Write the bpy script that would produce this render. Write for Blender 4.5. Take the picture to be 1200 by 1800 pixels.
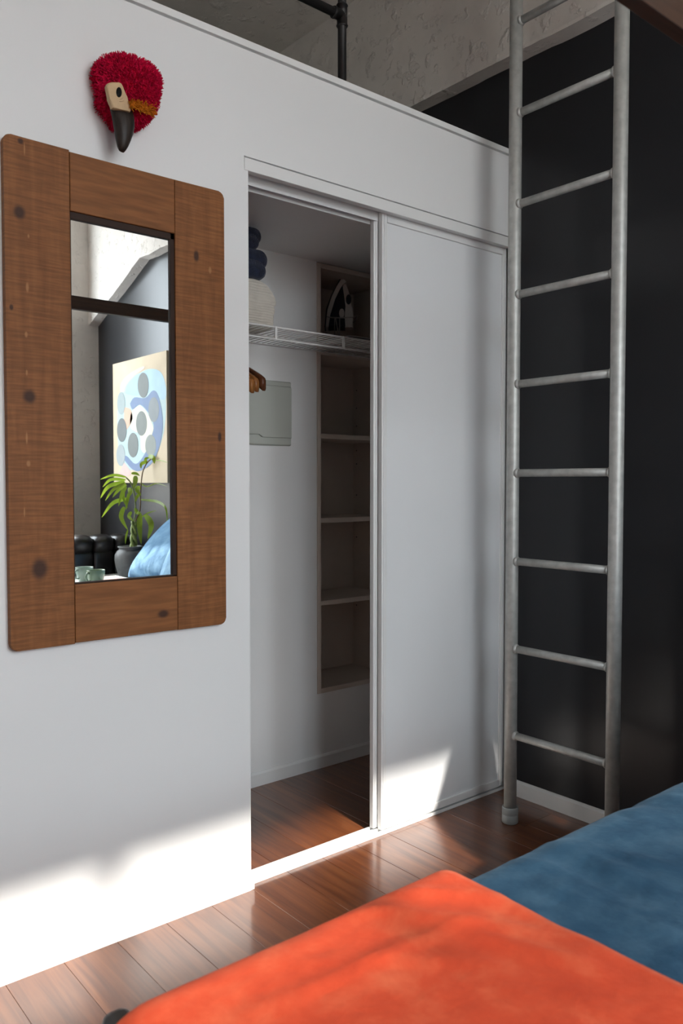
import bpy, bmesh, math, random
from mathutils import Vector, Matrix, noise as mnoise

for o in list(bpy.data.objects):
    bpy.data.objects.remove(o, do_unlink=True)
SC = bpy.context.scene
COL = SC.collection
random.seed(7)
R = math.radians

# ------------------------------------------------------------------ camera
YAW, PITCH, EYE, FPX = R(50.2), R(2.15), 1.15, 1419.0
cd = bpy.data.cameras.new('camera')
cam = bpy.data.objects.new('camera', cd)
COL.objects.link(cam)
cam.location = (0, 0, EYE)
cam.rotation_euler = (R(90) - PITCH, 0, YAW - R(90))
cd.sensor_fit = 'VERTICAL'
cd.sensor_height = 36.0
cd.sensor_width = 24.0
cd.lens = FPX / 1800.0 * 36.0
cd.clip_start = 0.02
cd.dof.use_dof = True
cd.dof.focus_distance = 2.5
cd.dof.aperture_fstop = 6.3
SC.camera = cam

# ------------------------------------------------------------------ light
W = bpy.data.worlds.new('daylight')
SC.world = W
W.use_nodes = True
bg = W.node_tree.nodes['Background']
bg.inputs['Color'].default_value = (0.845, 0.925, 1.0, 1)
bg.inputs['Strength'].default_value = 11.5

SUN_DX, SUN_DZ = 0.10, 0.70            # drift per metre of Y
sd = bpy.data.lights.new('sun_offscreen', 'SUN')
sd.energy = 11.0
sd.color = (1.0, 0.95, 0.88)
sd.angle = R(1.7)
sun = bpy.data.objects.new('sun_offscreen', sd)
COL.objects.link(sun)
sun.rotation_euler = Vector((SUN_DX, 1.0, -SUN_DZ)).to_track_quat('-Z', 'Y').to_euler()
sun.location = (0, -4, 4)

WIN_X0, WIN_X1, WIN_Z0, WIN_Z1 = -0.12, 1.955, 0.85, 2.92
YB = -1.86                             # window wall, inner face
pd = bpy.data.lights.new('window_back_offscreen', 'AREA')
pd.shape = 'RECTANGLE'
pd.size = WIN_X1 - WIN_X0
pd.size_y = WIN_Z1 - WIN_Z0
pd.cycles.is_portal = True
portal = bpy.data.objects.new('window_back_offscreen', pd)
COL.objects.link(portal)
portal.location = ((WIN_X0 + WIN_X1) / 2, YB - 0.02, (WIN_Z0 + WIN_Z1) / 2)
portal.rotation_euler = (R(90), 0, 0)
portal.rotation_euler = Vector((0, 1, 0)).to_track_quat('-Z', 'Z').to_euler()

SC.view_settings.view_transform = 'Standard'
SC.view_settings.look = 'None'
SC.view_settings.gamma = 1.0
SC.view_settings.use_curve_mapping = False
SC.view_settings.exposure = 0.1

# ------------------------------------------------------------------ pixel -> direction
_fw = Vector((math.cos(YAW) * math.cos(PITCH), math.sin(YAW) * math.cos(PITCH), -math.sin(PITCH)))
_rt = Vector((math.sin(YAW), -math.cos(YAW), 0))
_up = _rt.cross(_fw)
EYEV = Vector((0, 0, EYE))
def ray(x, y): return _fw * FPX + _rt * (x - 600) - _up * (y - 900)
def on_y(x, y, Y):
    r = ray(x, y); return EYEV + r * (Y / r.y)
def on_x(x, y, X):
    r = ray(x, y); return EYEV + r * (X / r.x)
GLASS = 1.869
def mir_y(x, y, Y):                    # point seen in the mirror at world Y
    r = ray(x, y); t = (2 * GLASS - Y) / r.y
    p = EYEV + r * t
    return Vector((p.x, Y, p.z))
def mir_x(x, y, X):
    r = ray(x, y); p = EYEV + r * (X / r.x)
    return Vector((X, 2 * GLASS - p.y, p.z))

# ------------------------------------------------------------------ materials
MATS = {}
def new_mat(name):
    m = bpy.data.materials.new(name); m.use_nodes = True
    nt = m.node_tree
    b = nt.nodes['Principled BSDF']
    return m, nt, b
def N(nt, t, **kw):
    n = nt.nodes.new(t)
    for k, v in kw.items(): setattr(n, k, v)
    return n
def rgba(c): return (c[0], c[1], c[2], 1)
def plain(name, col, rough=0.5, metal=0.0, spec=0.5, var=0.06, vscale=6.0, bump=0.0, bscale=60.0, stretch=(1, 1, 1), sheen=0.0, bdist=0.004):
    """Base colour with soft mottling and fine relief."""
    if name in MATS: return MATS[name]
    m, nt, b = new_mat(name)
    geo = N(nt, 'ShaderNodeNewGeometry')
    mp = N(nt, 'ShaderNodeMapping'); mp.inputs['Scale'].default_value = stretch
    nt.links.new(geo.outputs['Position'], mp.inputs['Vector'])
    no = N(nt, 'ShaderNodeTexNoise'); no.inputs['Scale'].default_value = vscale; no.inputs['Detail'].default_value = 4
    nt.links.new(mp.outputs[0], no.inputs['Vector'])
    cr = N(nt, 'ShaderNodeValToRGB')
    cr.color_ramp.elements[0].position = 0.3; cr.color_ramp.elements[1].position = 0.7
    cr.color_ramp.elements[0].color = rgba([c * (1 - var) for c in col])
    cr.color_ramp.elements[1].color = rgba([min(1, c * (1 + var)) for c in col])
    nt.links.new(no.outputs['Fac'], cr.inputs[0])
    nt.links.new(cr.outputs[0], b.inputs['Base Color'])
    b.inputs['Roughness'].default_value = rough
    b.inputs['Metallic'].default_value = metal
    b.inputs['Specular IOR Level'].default_value = spec
    if sheen:
        b.inputs['Sheen Weight'].default_value = sheen
        b.inputs['Sheen Roughness'].default_value = 0.4
    if bump:
        n2 = N(nt, 'ShaderNodeTexNoise'); n2.inputs['Scale'].default_value = bscale; n2.inputs['Detail'].default_value = 5
        nt.links.new(mp.outputs[0], n2.inputs['Vector'])
        bp = N(nt, 'ShaderNodeBump'); bp.inputs['Strength'].default_value = bump; bp.inputs['Distance'].default_value = bdist
        nt.links.new(n2.outputs['Fac'], bp.inputs['Height'])
        nt.links.new(bp.outputs[0], b.inputs['Normal'])
    MATS[name] = m
    return m

def wood(name, dark, mid, light, grain=(1, 1, 1), scale=14.0, rough=0.45, rnd=0.0, saw=None, knots=(), marks=(), spec=0.4, coat=0.0):
    """Grain stretched along one axis, saw marks across it, knots at given world points."""
    if name in MATS: return MATS[name]
    m, nt, b = new_mat(name)
    L = nt.links.new
    geo = N(nt, 'ShaderNodeNewGeometry')
    mp = N(nt, 'ShaderNodeMapping'); mp.inputs['Scale'].default_value = grain
    L(geo.outputs['Position'], mp.inputs['Vector'])
    vec = mp.outputs[0]
    oi = N(nt, 'ShaderNodeObjectInfo')
    if rnd:
        mu = N(nt, 'ShaderNodeMath', operation='MULTIPLY'); mu.inputs[1].default_value = 37.0
        L(oi.outputs['Random'], mu.inputs[0])
        ad = N(nt, 'ShaderNodeVectorMath', operation='ADD')
        L(vec, ad.inputs[0]); L(mu.outputs[0], ad.inputs[1]); vec = ad.outputs[0]
    n1 = N(nt, 'ShaderNodeTexNoise'); n1.inputs['Scale'].default_value = scale; n1.inputs['Detail'].default_value = 6; n1.inputs['Distortion'].default_value = 0.6
    L(vec, n1.inputs['Vector'])
    cr = N(nt, 'ShaderNodeValToRGB')
    e = cr.color_ramp.elements
    e[0].position = 0.28; e[0].color = rgba(dark)
    e[1].position = 0.74; e[1].color = rgba(light)
    k = e.new(0.5); k.color = rgba(mid)
    L(n1.outputs['Fac'], cr.inputs[0])
    col = cr.outputs[0]
    hgt = n1.outputs['Fac']
    if saw:                            # (axis scale vector, strength)
        mp2 = N(nt, 'ShaderNodeMapping'); mp2.inputs['Scale'].default_value = saw[0]
        L(geo.outputs['Position'], mp2.inputs['Vector'])
        n2 = N(nt, 'ShaderNodeTexNoise'); n2.inputs['Scale'].default_value = 1.0; n2.inputs['Detail'].default_value = 3
        L(mp2.outputs[0], n2.inputs['Vector'])
        r2 = N(nt, 'ShaderNodeMapRange'); r2.inputs[1].default_value = 0.35; r2.inputs[2].default_value = 0.65
        r2.inputs[3].default_value = 1 - saw[1]; r2.inputs[4].default_value = 1 + saw[1] * 0.6
        L(n2.outputs['Fac'], r2.inputs[0])
        mx = N(nt, 'ShaderNodeMix', data_type='RGBA', blend_type='MULTIPLY'); mx.inputs[0].default_value = 1
        L(col, mx.inputs[6]); L(r2.outputs[0], mx.inputs[7]); col = mx.outputs[2]
        hgt = n2.outputs['Fac']
    for (p, rx, rz, kc, amt) in [k + ((0.035, 0.018, 0.014, 1), 0.85) for k in knots] + [k + ((0.42, 0.20, 0.085, 1), 0.7) for k in marks]:
        sb = N(nt, 'ShaderNodeVectorMath', operation='SUBTRACT'); sb.inputs[1].default_value = p
        L(geo.outputs['Position'], sb.inputs[0])
        sc = N(nt, 'ShaderNodeVectorMath', operation='MULTIPLY'); sc.inputs[1].default_value = (1 / rx, 0.0, 1 / rz)
        L(sb.outputs[0], sc.inputs[0])
        ln = N(nt, 'ShaderNodeVectorMath', operation='LENGTH'); L(sc.outputs[0], ln.inputs[0])
        rr = N(nt, 'ShaderNodeMapRange'); rr.interpolation_type = 'SMOOTHSTEP'
        rr.inputs[1].default_value = 0.55; rr.inputs[2].default_value = 1.5; rr.inputs[3].default_value = amt; rr.inputs[4].default_value = 0.0
        L(ln.outputs['Value'], rr.inputs[0])
        mx = N(nt, 'ShaderNodeMix', data_type='RGBA'); L(rr.outputs[0], mx.inputs[0])
        L(col, mx.inputs[6]); mx.inputs[7].default_value = kc; col = mx.outputs[2]
    if rnd:
        r3 = N(nt, 'ShaderNodeMapRange'); r3.inputs[3].default_value = 1 - rnd; r3.inputs[4].default_value = 1 + rnd
        L(oi.outputs['Random'], r3.inputs[0])
        mx = N(nt, 'ShaderNodeMix', data_type='RGBA', blend_type='MULTIPLY'); mx.inputs[0].default_value = 1
        L(col, mx.inputs[6]); L(r3.outputs[0], mx.inputs[7]); col = mx.outputs[2]
    L(col, b.inputs['Base Color'])
    b.inputs['Roughness'].default_value = rough
    b.inputs['Specular IOR Level'].default_value = spec
    if coat:
        b.inputs['Coat Weight'].default_value = coat; b.inputs['Coat Roughness'].default_value = 0.14
    bp = N(nt, 'ShaderNodeBump'); bp.inputs['Strength'].default_value = 0.18; bp.inputs['Distance'].default_value = 0.0015
    L(hgt, bp.inputs['Height']); L(bp.outputs[0], b.inputs['Normal'])
    MATS[name] = m
    return m

def concrete(name, col, bump=0.6):
    if name in MATS: return MATS[name]
    m, nt, b = new_mat(name); L = nt.links.new
    geo = N(nt, 'ShaderNodeNewGeometry')
    n1 = N(nt, 'ShaderNodeTexNoise'); n1.inputs['Scale'].default_value = 3.5; n1.inputs['Detail'].default_value = 8; n1.inputs['Roughness'].default_value = 0.6
    n2 = N(nt, 'ShaderNodeTexNoise'); n2.inputs['Scale'].default_value = 22; n2.inputs['Detail'].default_value = 6
    vo = N(nt, 'ShaderNodeTexVoronoi'); vo.inputs['Scale'].default_value = 9; vo.feature = 'SMOOTH_F1'
    for n in (n1, n2): L(geo.outputs['Position'], n.inputs['Vector'])
    ad = N(nt, 'ShaderNodeVectorMath', operation='ADD')
    L(geo.outputs['Position'], ad.inputs[0]); L(n1.outputs['Color'], ad.inputs[1]); L(ad.outputs[0], vo.inputs['Vector'])
    cr = N(nt, 'ShaderNodeValToRGB'); e = cr.color_ramp.elements
    e[0].position = 0.3; e[0].color = rgba([c * 0.86 for c in col]); e[1].position = 0.7; e[1].color = rgba([c * 1.05 for c in col])
    L(n1.outputs['Fac'], cr.inputs[0]); L(cr.outputs[0], b.inputs['Base Color'])
    pk = N(nt, 'ShaderNodeMapRange'); pk.inputs[1].default_value = 0.55; pk.inputs[2].default_value = 0.85
    L(n2.outputs['Fac'], pk.inputs[0])
    m1 = N(nt, 'ShaderNodeMath', operation='MULTIPLY_ADD'); m1.inputs[1].default_value = 0.6
    L(n1.outputs['Fac'], m1.inputs[0]); L(pk.outputs[0], m1.inputs[2])
    bp = N(nt, 'ShaderNodeBump'); bp.inputs['Strength'].default_value = bump; bp.inputs['Distance'].default_value = 0.012
    L(m1.outputs[0], bp.inputs['Height']); L(bp.outputs[0], b.inputs['Normal'])
    b.inputs['Roughness'].default_value = 0.6
    MATS[name] = m
    return m

WHITE = plain('white_wall_paint', (0.80, 0.80, 0.79), 0.55, var=0.012, vscale=2.5, bump=0.05, bscale=180, bdist=0.001)
TRIMW = plain('white_trim_paint', (0.80, 0.80, 0.785), 0.35, var=0.01, bump=0.03, bscale=90, bdist=0.001)
DOORW = plain('white_door_panel', (0.80, 0.81, 0.815), 0.32, var=0.008, bump=0.02, bscale=140, bdist=0.001)
CLOSW = plain('closet_paint', (0.80, 0.80, 0.79), 0.6, var=0.02, vscale=2.0, bump=0.06, bscale=150, bdist=0.001)
DARK = plain('charcoal_wall_paint', (0.019, 0.0195, 0.022), 0.30, spec=0.36, var=0.08, vscale=3, bump=0.06, bscale=160, bdist=0.001)
CONC = concrete('painted_concrete', (0.73, 0.68, 0.62), 0.75)
CONCB = CONC
MELA = plain('cream_melamine', (0.60, 0.52, 0.45), 0.45, var=0.03, vscale=8)
ALU = plain('white_aluminium', (0.78, 0.78, 0.77), 0.3, metal=0.0, var=0.02)
GALV = plain('galvanised_steel', (0.50, 0.505, 0.48), 0.5, metal=0.45, var=0.14, vscale=38, bump=0.12, bscale=90, bdist=0.001)
RUBB = plain('grey_plastic_cap', (0.27, 0.28, 0.275), 0.55, var=0.05)
BLACKP = plain('black_pipe', (0.022, 0.020, 0.019), 0.42, metal=0.3, var=0.25, vscale=25, bump=0.15, bscale=70, bdist=0.001)
WIREW = plain('white_coated_wire', (0.76, 0.75, 0.73), 0.35, var=0.02)
WOODC = wood('dark_canopy_timber', (0.028, 0.012, 0.006), (0.046, 0.020, 0.010), (0.066, 0.029, 0.014), grain=(0.6, 9, 9), scale=9, rough=0.4)
PLANK = wood('cherry_floor_plank', (0.078, 0.022, 0.008), (0.130, 0.040, 0.014), (0.190, 0.064, 0.021), grain=(16, 0.9, 16), scale=3.2, rough=0.36, rnd=0.16, spec=0.4, coat=0.85)
SUBF = plain('dark_subfloor', (0.03, 0.014, 0.009), 0.7, var=0.1)

# ------------------------------------------------------------------ object helpers
def mesh_obj(name, verts, faces, mat=None, parent=None, smooth=False):
    me = bpy.data.meshes.new(name)
    off = Vector((0, 0, 0))
    p = parent
    while p is not None:
        off += p.location; p = p.parent
    me.from_pydata([tuple(Vector(v) - off) for v in verts], [], faces)
    me.update()
    if smooth:
        for pl in me.polygons: pl.use_smooth = True
    o = bpy.data.objects.new(name, me)
    COL.objects.link(o)
    if mat: me.materials.append(mat)
    if parent: o.parent = parent
    return o

def bm_obj(name, bm, mat=None, parent=None, smooth=False):
    bmesh.ops.recalc_face_normals(bm, faces=bm.faces[:])
    me = bpy.data.meshes.new(name)
    off = Vector((0, 0, 0)); p = parent
    while p is not None:
        off += p.location; p = p.parent
    bmesh.ops.translate(bm, verts=bm.verts[:], vec=-off)
    bm.to_mesh(me); bm.free()
    if smooth:
        for pl in me.polygons: pl.use_smooth = True
    o = bpy.data.objects.new(name, me)
    COL.objects.link(o)
    if mat: me.materials.append(mat)
    if parent: o.parent = parent
    return o

def root(name, label, cat, loc, group=None):
    o = bpy.data.objects.new(name, None)
    COL.objects.link(o)
    o.empty_display_size = 0.05
    o.location = loc
    tag(o, label, cat, group)
    return o
def tag(o, label, cat, group=None, kind=None):
    o['label'] = label
    o['category'] = cat
    if group: o['group'] = group
    if kind: o['kind'] = kind
    return o
def struct(o, label=None, cat=None):
    o['kind'] = 'structure'
    if label: o['label'] = label
    if cat: o['category'] = cat
    return o

def add_box(bm, x0, x1, y0, y1, z0, z1, bevel=0.0, seg=2):
    vs = [bm.verts.new((x, y, z)) for x in (x0, x1) for y in (y0, y1) for z in (z0, z1)]
    idx = [(0, 1, 3, 2), (4, 6, 7, 5), (0, 4, 5, 1), (2, 3, 7, 6), (0, 2, 6, 4), (1, 5, 7, 3)]
    fs = [bm.faces.new([vs[i] for i in f]) for f in idx]
    if bevel:
        es = list({e for f in fs for e in f.edges})
        bmesh.ops.bevel(bm, geom=es, offset=bevel, segments=seg, profile=0.5, affect='EDGES')
def box(name, x0, x1, y0, y1, z0, z1, mat, parent=None, bevel=0.0, seg=2):
    bm = bmesh.new()
    add_box(bm, x0, x1, y0, y1, z0, z1, bevel, seg)
    return bm_obj(name, bm, mat, parent)
def boxes(name, lst, mat, parent=None, bevel=0.0):
    bm = bmesh.new()
    for b in lst: add_box(bm, *b, bevel=bevel)
    return bm_obj(name, bm, mat, parent)

def add_prism(bm, pts, axis, a0, a1, bevel=0.0, seg=2):
    """Polygon pts (2-D) extruded along axis 'x'|'y'|'z' from a0 to a1."""
    def mk(p, a):
        if axis == 'x': return (a, p[0], p[1])
        if axis == 'y': return (p[0], a, p[1])
        return (p[0], p[1], a)
    A = [bm.verts.new(mk(p, a0)) for p in pts]; B = [bm.verts.new(mk(p, a1)) for p in pts]
    n = len(pts)
    fs = [bm.faces.new(A), bm.faces.new(B[::-1])]
    for i in range(n): fs.append(bm.faces.new((A[i], A[(i + 1) % n], B[(i + 1) % n], B[i])))
    if bevel:
        es = [e for f in fs[:2] for e in f.edges]
        bmesh.ops.bevel(bm, geom=es, offset=bevel, segments=seg, profile=0.5, affect='EDGES')
def prism(name, pts, axis, a0, a1, mat, parent=None, bevel=0.0, seg=2, smooth=False):
    bm = bmesh.new(); add_prism(bm, pts, axis, a0, a1, bevel, seg)
    return bm_obj(name, bm, mat, parent, smooth)

def frame_of(t):
    t = t.normalized()
    a = Vector((0, 0, 1)) if abs(t.z) < 0.9 else Vector((1, 0, 0))
    u = t.cross(a).normalized()
    return u, t.cross(u).normalized()
def tube_data(path, rad, seg=12, caps=True):
    """rad: number or list per point."""
    P = [Vector(p) for p in path]
    n = len(P)
    rs = rad if isinstance(rad, (list, tuple)) else [rad] * n
    verts, faces = [], []
    u = v = None
    for i, p in enumerate(P):
        t = (P[min(i + 1, n - 1)] - P[max(i - 1, 0)]).normalized()
        if u is None: u, v = frame_of(t)
        else:
            u = (u - t * u.dot(t)).normalized(); v = t.cross(u).normalized()
        for k in range(seg):
            a = 2 * math.pi * k / seg
            verts.append(p + u * math.cos(a) * rs[i] + v * math.sin(a) * rs[i])
    for i in range(n - 1):
        for k in range(seg):
            a, b = i * seg + k, i * seg + (k + 1) % seg
            faces.append((a, b, b + seg, a + seg))
    if caps:
        faces.append(tuple(range(seg))[::-1])
        faces.append(tuple(range((n - 1) * seg, n * seg)))
    return verts, faces
def merge(datas):
    V, F = [], []
    for v, f in datas:
        o = len(V); V += list(v); F += [tuple(i + o for i in q) for q in f]
    return V, F
def tube(name, path, rad, mat, parent=None, seg=12, smooth=True):
    v, f = tube_data(path, rad, seg)
    return mesh_obj(name, v, f, mat, parent, smooth)
def lathe_data(prof, cx, cy, cz, seg=32):
    """prof: list of (r, z)."""
    V, F = [], []
    for (r, z) in prof:
        for k in range(seg):
            a = 2 * math.pi * k / seg
            V.append((cx + r * math.cos(a), cy + r * math.sin(a), cz + z))
    for i in range(len(prof) - 1):
        for k in range(seg):
            a, b = i * seg + k, i * seg + (k + 1) % seg
            F.append((a, b, b + seg, a + seg))
    F.append(tuple(range(seg))[::-1])
    return V, F
def smooth_path(pts, n=8):
    P = [Vector(p) for p in pts]
    out = []
    for i in range(len(P) - 1):
        p0 = P[max(i - 1, 0)]; p1 = P[i]; p2 = P[i + 1]; p3 = P[min(i + 2, len(P) - 1)]
        for k in range(n):
            t = k / n
            out.append(0.5 * ((2 * p1) + (p2 - p0) * t + (2 * p0 - 5 * p1 + 4 * p2 - p3) * t * t + (3 * p1 - p0 - 3 * p2 + p3) * t ** 3))
    out.append(P[-1])
    return out

# ------------------------------------------------------------------ measures of the room
XL, XD = -2.3, 2.368                   # left wall, charcoal wall faces
YW = 1.877                             # face of the white closet wall
YC = 2.524                             # closet back wall
YR = 4.3                               # back of the loft over the closet
ZC = 3.20                              # concrete ceiling
ZL = 2.325                             # loft deck
JX = 1.233                             # left jamb of the closet opening
HEAD = 2.0
XR = 2.41                              # closet right side

# ------------------------------------------------------------------ structure
flo = struct(box('floor', XL, 2.45, YB, YC + 0.02, -0.08, -0.012, SUBF), 'dark cherry plank floor running into the closet', 'floor')
pw = 0.135
x = 0.565 - pw * 22
i = 0
while x < 2.42:
    y = YB - random.uniform(0.05, 1.7)
    while y < YC:
        ln = 1.83
        a, b = max(y, YB), min(y + ln, YC)
        if b - a > 0.02:
            x0, x1 = max(x, XL) + 0.0003, min(x + pw, 2.43) - 0.0003
            if x1 - x0 > 0.02:
                bm = bmesh.new()
                c = 0.0009
                vs = [bm.verts.new(p) for p in ((x0, a + .0003, -0.013), (x1, a + .0003, -0.013), (x1, b - .0003, -0.013), (x0, b - .0003, -0.013),
                                                (x0, a + .0003, -c), (x1, a + .0003, -c), (x1, b - .0003, -c), (x0, b - .0003, -c),
                                                (x0 + c, a + .0003 + c, 0), (x1 - c, a + .0003 + c, 0), (x1 - c, b - .0003 - c, 0), (x0 + c, b - .0003 - c, 0))]
                for lay in (0, 4):
                    for k in range(4):
                        bm.faces.new((vs[lay + k], vs[lay + (k + 1) % 4], vs[lay + 4 + (k + 1) % 4], vs[lay + 4 + k]))
                bm.faces.new(vs[8:12])
                bm_obj('plank', bm, PLANK, flo)
        y += ln
    x += pw
    i += 1

# white closet wall: pier left of the opening, header over it
wf = struct(boxes('wall_front', [(XL, JX, YW, YW + 0.075, 0.0, HEAD), (XL, JX - 0.013, YW, YW + 0.022, HEAD, HEAD + 0.034), (XL, XD, YW, YW + 0.022, HEAD + 0.034, ZL - 0.008),
                                 (JX - 0.013, XD, YW + 0.010, YW + 0.028, HEAD - 0.001, HEAD + 0.036), (XL, XD, YW + 0.010, YW + 0.028, ZL - 0.010, ZL)], WHITE), 'smooth white closet wall with a doorway and loft edge', 'wall')
struct(box('trim_1', XL, XD, YW - 0.003, YW + 0.10, ZL - 0.0015, ZL + 0.018, TRIMW, bevel=0.0015), 'thin white cap board along the top of the closet wall', 'trim')
struct(box('trim_2', JX - 0.012, XD, YW - 0.0015, YW + 0.012, HEAD - 0.004, HEAD + 0.0295, TRIMW, bevel=0.0012), 'white fascia strip above the sliding closet doors', 'trim')
# upper double track and lower track
tr = bmesh.new()
for y0 in (1.928, 1.954):
    add_box(tr, JX, XR, y0, y0 + 0.004, HEAD - 0.026 + (0.0 if y0 > 1.94 else 0.006), HEAD + 0.02)
add_box(tr, JX, XR, 1.900, 1.958, HEAD + 0.012, HEAD + 0.02)
struct(bm_obj('trim_3', tr, ALU), 'white double channel track in the closet door head', 'track')
tb = bmesh.new()
add_box(tb, JX, XR, 1.902, 1.956, 0.0, 0.004, 0.001)
for y0, h in ((1.902, 0.010), (1.927, 0.013), (1.9525, 0.013)):
    add_box(tb, JX, XR, y0, y0 + 0.0035, 0.003, h)
struct(bm_obj('trim_4', tb, ALU), 'white double floor track under the closet doors', 'track')
struct(box('trim_5', JX - 0.004, JX + 0.012, YW + 0.0005, YW + 0.025, 0.0, 0.045, TRIMW, bevel=0.001), 'small white block at the foot of the door jamb', 'trim')
# right end of the opening
struct(boxes('wall_closet_right', [(XR, XR + 0.1, YW + 0.008, 2.90, 0.0, 2.25)], CLOSW), 'closet side wall behind the sliding door', 'wall')
# closet back wall with the niche for the shelves
NX0, NX1, NZ0, NZ1, ND = 1.975, XR, 0.300, 2.010, 0.262
struct(boxes('wall_closet_back', [(0.62, NX0, YC, YC + 0.10, 0.0, 2.02), (NX0, NX1, YC, YC + 0.10, 0.0, NZ0), (NX0, NX1, YC + ND + 0.012, YC + ND + 0.05, NZ0 - 0.1, 2.02),
                                  (NX0 - 0.02, NX0 + 0.001, YC + 0.0005, YC + ND + 0.012, NZ0 - 0.1, 2.02), (NX0, NX1, YC + 0.10, YC + ND + 0.012, NZ0 - 0.1, NZ0 - 0.001)], CLOSW), 'white back wall inside the closet', 'wall')
struct(box('wall_closet_left', 0.56, 0.62, YW + 0.075, YC + 0.1, 0.0, 2.02, CLOSW), 'left side wall inside the closet', 'wall')
struct(box('ceiling_closet', 0.56, XR, YW + 0.082, YC + ND + 0.02, 2.014, 2.06, CLOSW), 'low white ceiling inside the closet', 'ceiling')
bbm = bmesh.new()
add_prism(bbm, [(YC - 0.012, 0.0), (YC, 0.0), (YC, 0.052), (YC - 0.006, 0.052), (YC - 0.012, 0.045)], 'x', 0.62, XR)
struct(bm_obj('baseboard_closet', bbm, TRIMW), 'white baseboard along the closet back wall', 'baseboard')
struct(box('floor_loft', XL, XD, YW + 0.03, YR, ZL - 0.06, ZL - 0.003, TRIMW), 'loft deck on top of the closet', 'floor')
# charcoal wall
struct(boxes('wall_right', [(XD, XD + 0.12, YB, YW + 0.008, -0.05, ZC), (XD, XD + 0.12, YW + 0.008, YR, 2.26, ZC)], DARK), 'charcoal painted wall behind the ladder and the bed', 'wall')
bbm = bmesh.new()
add_prism(bbm, [(XD - 0.014, 0.0), (XD, 0.0), (XD, 0.056), (XD - 0.004, 0.056), (XD - 0.014, 0.050)], 'y', YB + 0.05, YW - 0.0005)
struct(bm_obj('baseboard_right', bbm, TRIMW), 'white baseboard at the foot of the charcoal wall', 'baseboard')
# ceiling, rough beam along the charcoal wall with a haunch at the column
def rough_panel(name, fn, nu, nv, mat, back):
    V, F = [], []
    for a in range(nu + 1):
        for b in range(nv + 1): V.append(fn(a / nu, b / nv))
    for a in range(nu):
        for b in range(nv):
            i = a * (nv + 1) + b
            F.append((i, i + 1, i + nv + 2, i + nv + 1))
    return V, F
def rn(p, s, amp): return mnoise.noise(Vector(p) * s) * amp
XBM = 2.300
def soffit(y):
    pts = [(YB, 2.225), (-1.80, 2.247), (-1.03, 2.535), (-1.0, 2.55), (-0.6, 2.545), (0.6, 2.640), (YR, 2.640)]
    for (a, za), (b, zb) in zip(pts, pts[1:]):
        if a <= y <= b: return za + (zb - za) * (y - a) / (b - a)
    return 2.64
ys = [YB + (YR - YB) * k / 150 for k in range(151)]
V, F = [], []
for y in ys:
    zs = soffit(y) + (rn((y, 3.3, 1.1), 6.0, 0.006) + rn((y, 0.3, 4.1), 25.0, 0.003))
    fx = XBM + rn((y, 1.7, 9.1), 5.0, 0.006) + rn((y, 5.7, 2.1), 22.0, 0.003)
    V.append((XD + 0.01, y, zs)); V.append((fx, y, zs)); V.append((fx - 0.003, y, zs + 0.01))
    for k in range(1, 7):
        z = zs + 0.01 + (ZC + 0.02 - zs - 0.01) * k / 6
        V.append((XBM - 0.003 + rn((y, z, 2.0), 4.0, 0.004), y, z))
    V.append((XD + 0.01, y, ZC + 0.02))
n = 10
for a in range(len(ys) - 1):
    for b in range(n):
        b2 = (b + 1) % n
        F.append((a * n + b, a * n + b2, (a + 1) * n + b2, (a + 1) * n + b))
F.append(tuple(range(n))[::-1]); F.append(tuple(range((len(ys) - 1) * n, len(ys) * n)))
struct(mesh_obj('wall_beam', V, F, CONCB), 'rough cream concrete beam running above the charcoal wall', 'beam')
struct(box('ceiling', XL, XD + 0.12, YB, YR, ZC, ZC + 0.1, CONC), 'rough painted concrete ceiling', 'ceiling')
struct(box('wall_loft', XL, XD, YR, YR + 0.08, 2.0, ZC, WHITE), 'far wall of the loft', 'wall')
struct(boxes('wall_left', [(XL - 0.08, XL, YB, YR, -0.05, ZC)], WHITE), 'white wall opposite the charcoal wall', 'wall')
# window wall
struct(boxes('wall_back', [(XL, WIN_X0, YB - 0.18, YB, -0.05, ZC), (WIN_X1, XD + 0.12, YB - 0.18, YB, -0.05, ZC),
                           (WIN_X0, WIN_X1, YB - 0.18, YB, -0.05, WIN_Z0), (WIN_X0, WIN_X1, YB - 0.18, YB, WIN_Z1, ZC)], WHITE), 'white window wall facing the closet', 'wall')
wn = bmesh.new()
yw0, yw1 = YB - 0.14, YB - 0.09
for (a, b, c, d) in ((WIN_X0, WIN_X1, WIN_Z0, WIN_Z0 + 0.04), (WIN_X0, WIN_X1, WIN_Z1 - 0.04, WIN_Z1), (WIN_X0, WIN_X0 + 0.04, WIN_Z0, WIN_Z1), (WIN_X1 - 0.04, WIN_X1, WIN_Z0, WIN_Z1),
                     (0.405, 0.465, WIN_Z0, WIN_Z1)):
    add_box(wn, a, b, yw0, yw1, c, d, 0.003)
struct(bm_obj('window_1', wn, plain('black_window_frame', (0.03, 0.03, 0.03), 0.4)), 'wide black framed window', 'window')
# added unseen tower and wing; the roof line keeps low sun off the bed
ZROOF = 2.50 + SUN_DZ * (9.0 + YB)
nb = root('added_sun_tower', 'slim pale brick tower added out of view to block sun from the bed', 'sun_blocker', (0, -9, 0))
BRK = plain('pale_brick', (0.42, 0.38, 0.34), 0.8, var=0.15, vscale=2)
box('wall', -0.95, 0.77, -12, -9.0, -6.0, ZROOF, BRK, nb)
box('wing', -9, 9, -13, -9.4, -6.0, 2.6, BRK, nb)
for k in range(2):
    for zz in (-3.0, -0.4, 2.2, 4.8):
        box('window', -0.70 + 0.75 * k, -0.25 + 0.75 * k, -9.03, -8.97, zz, zz + 1.2, plain('dark_window_glass', (0.03, 0.04, 0.05), 0.1), nb)
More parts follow.
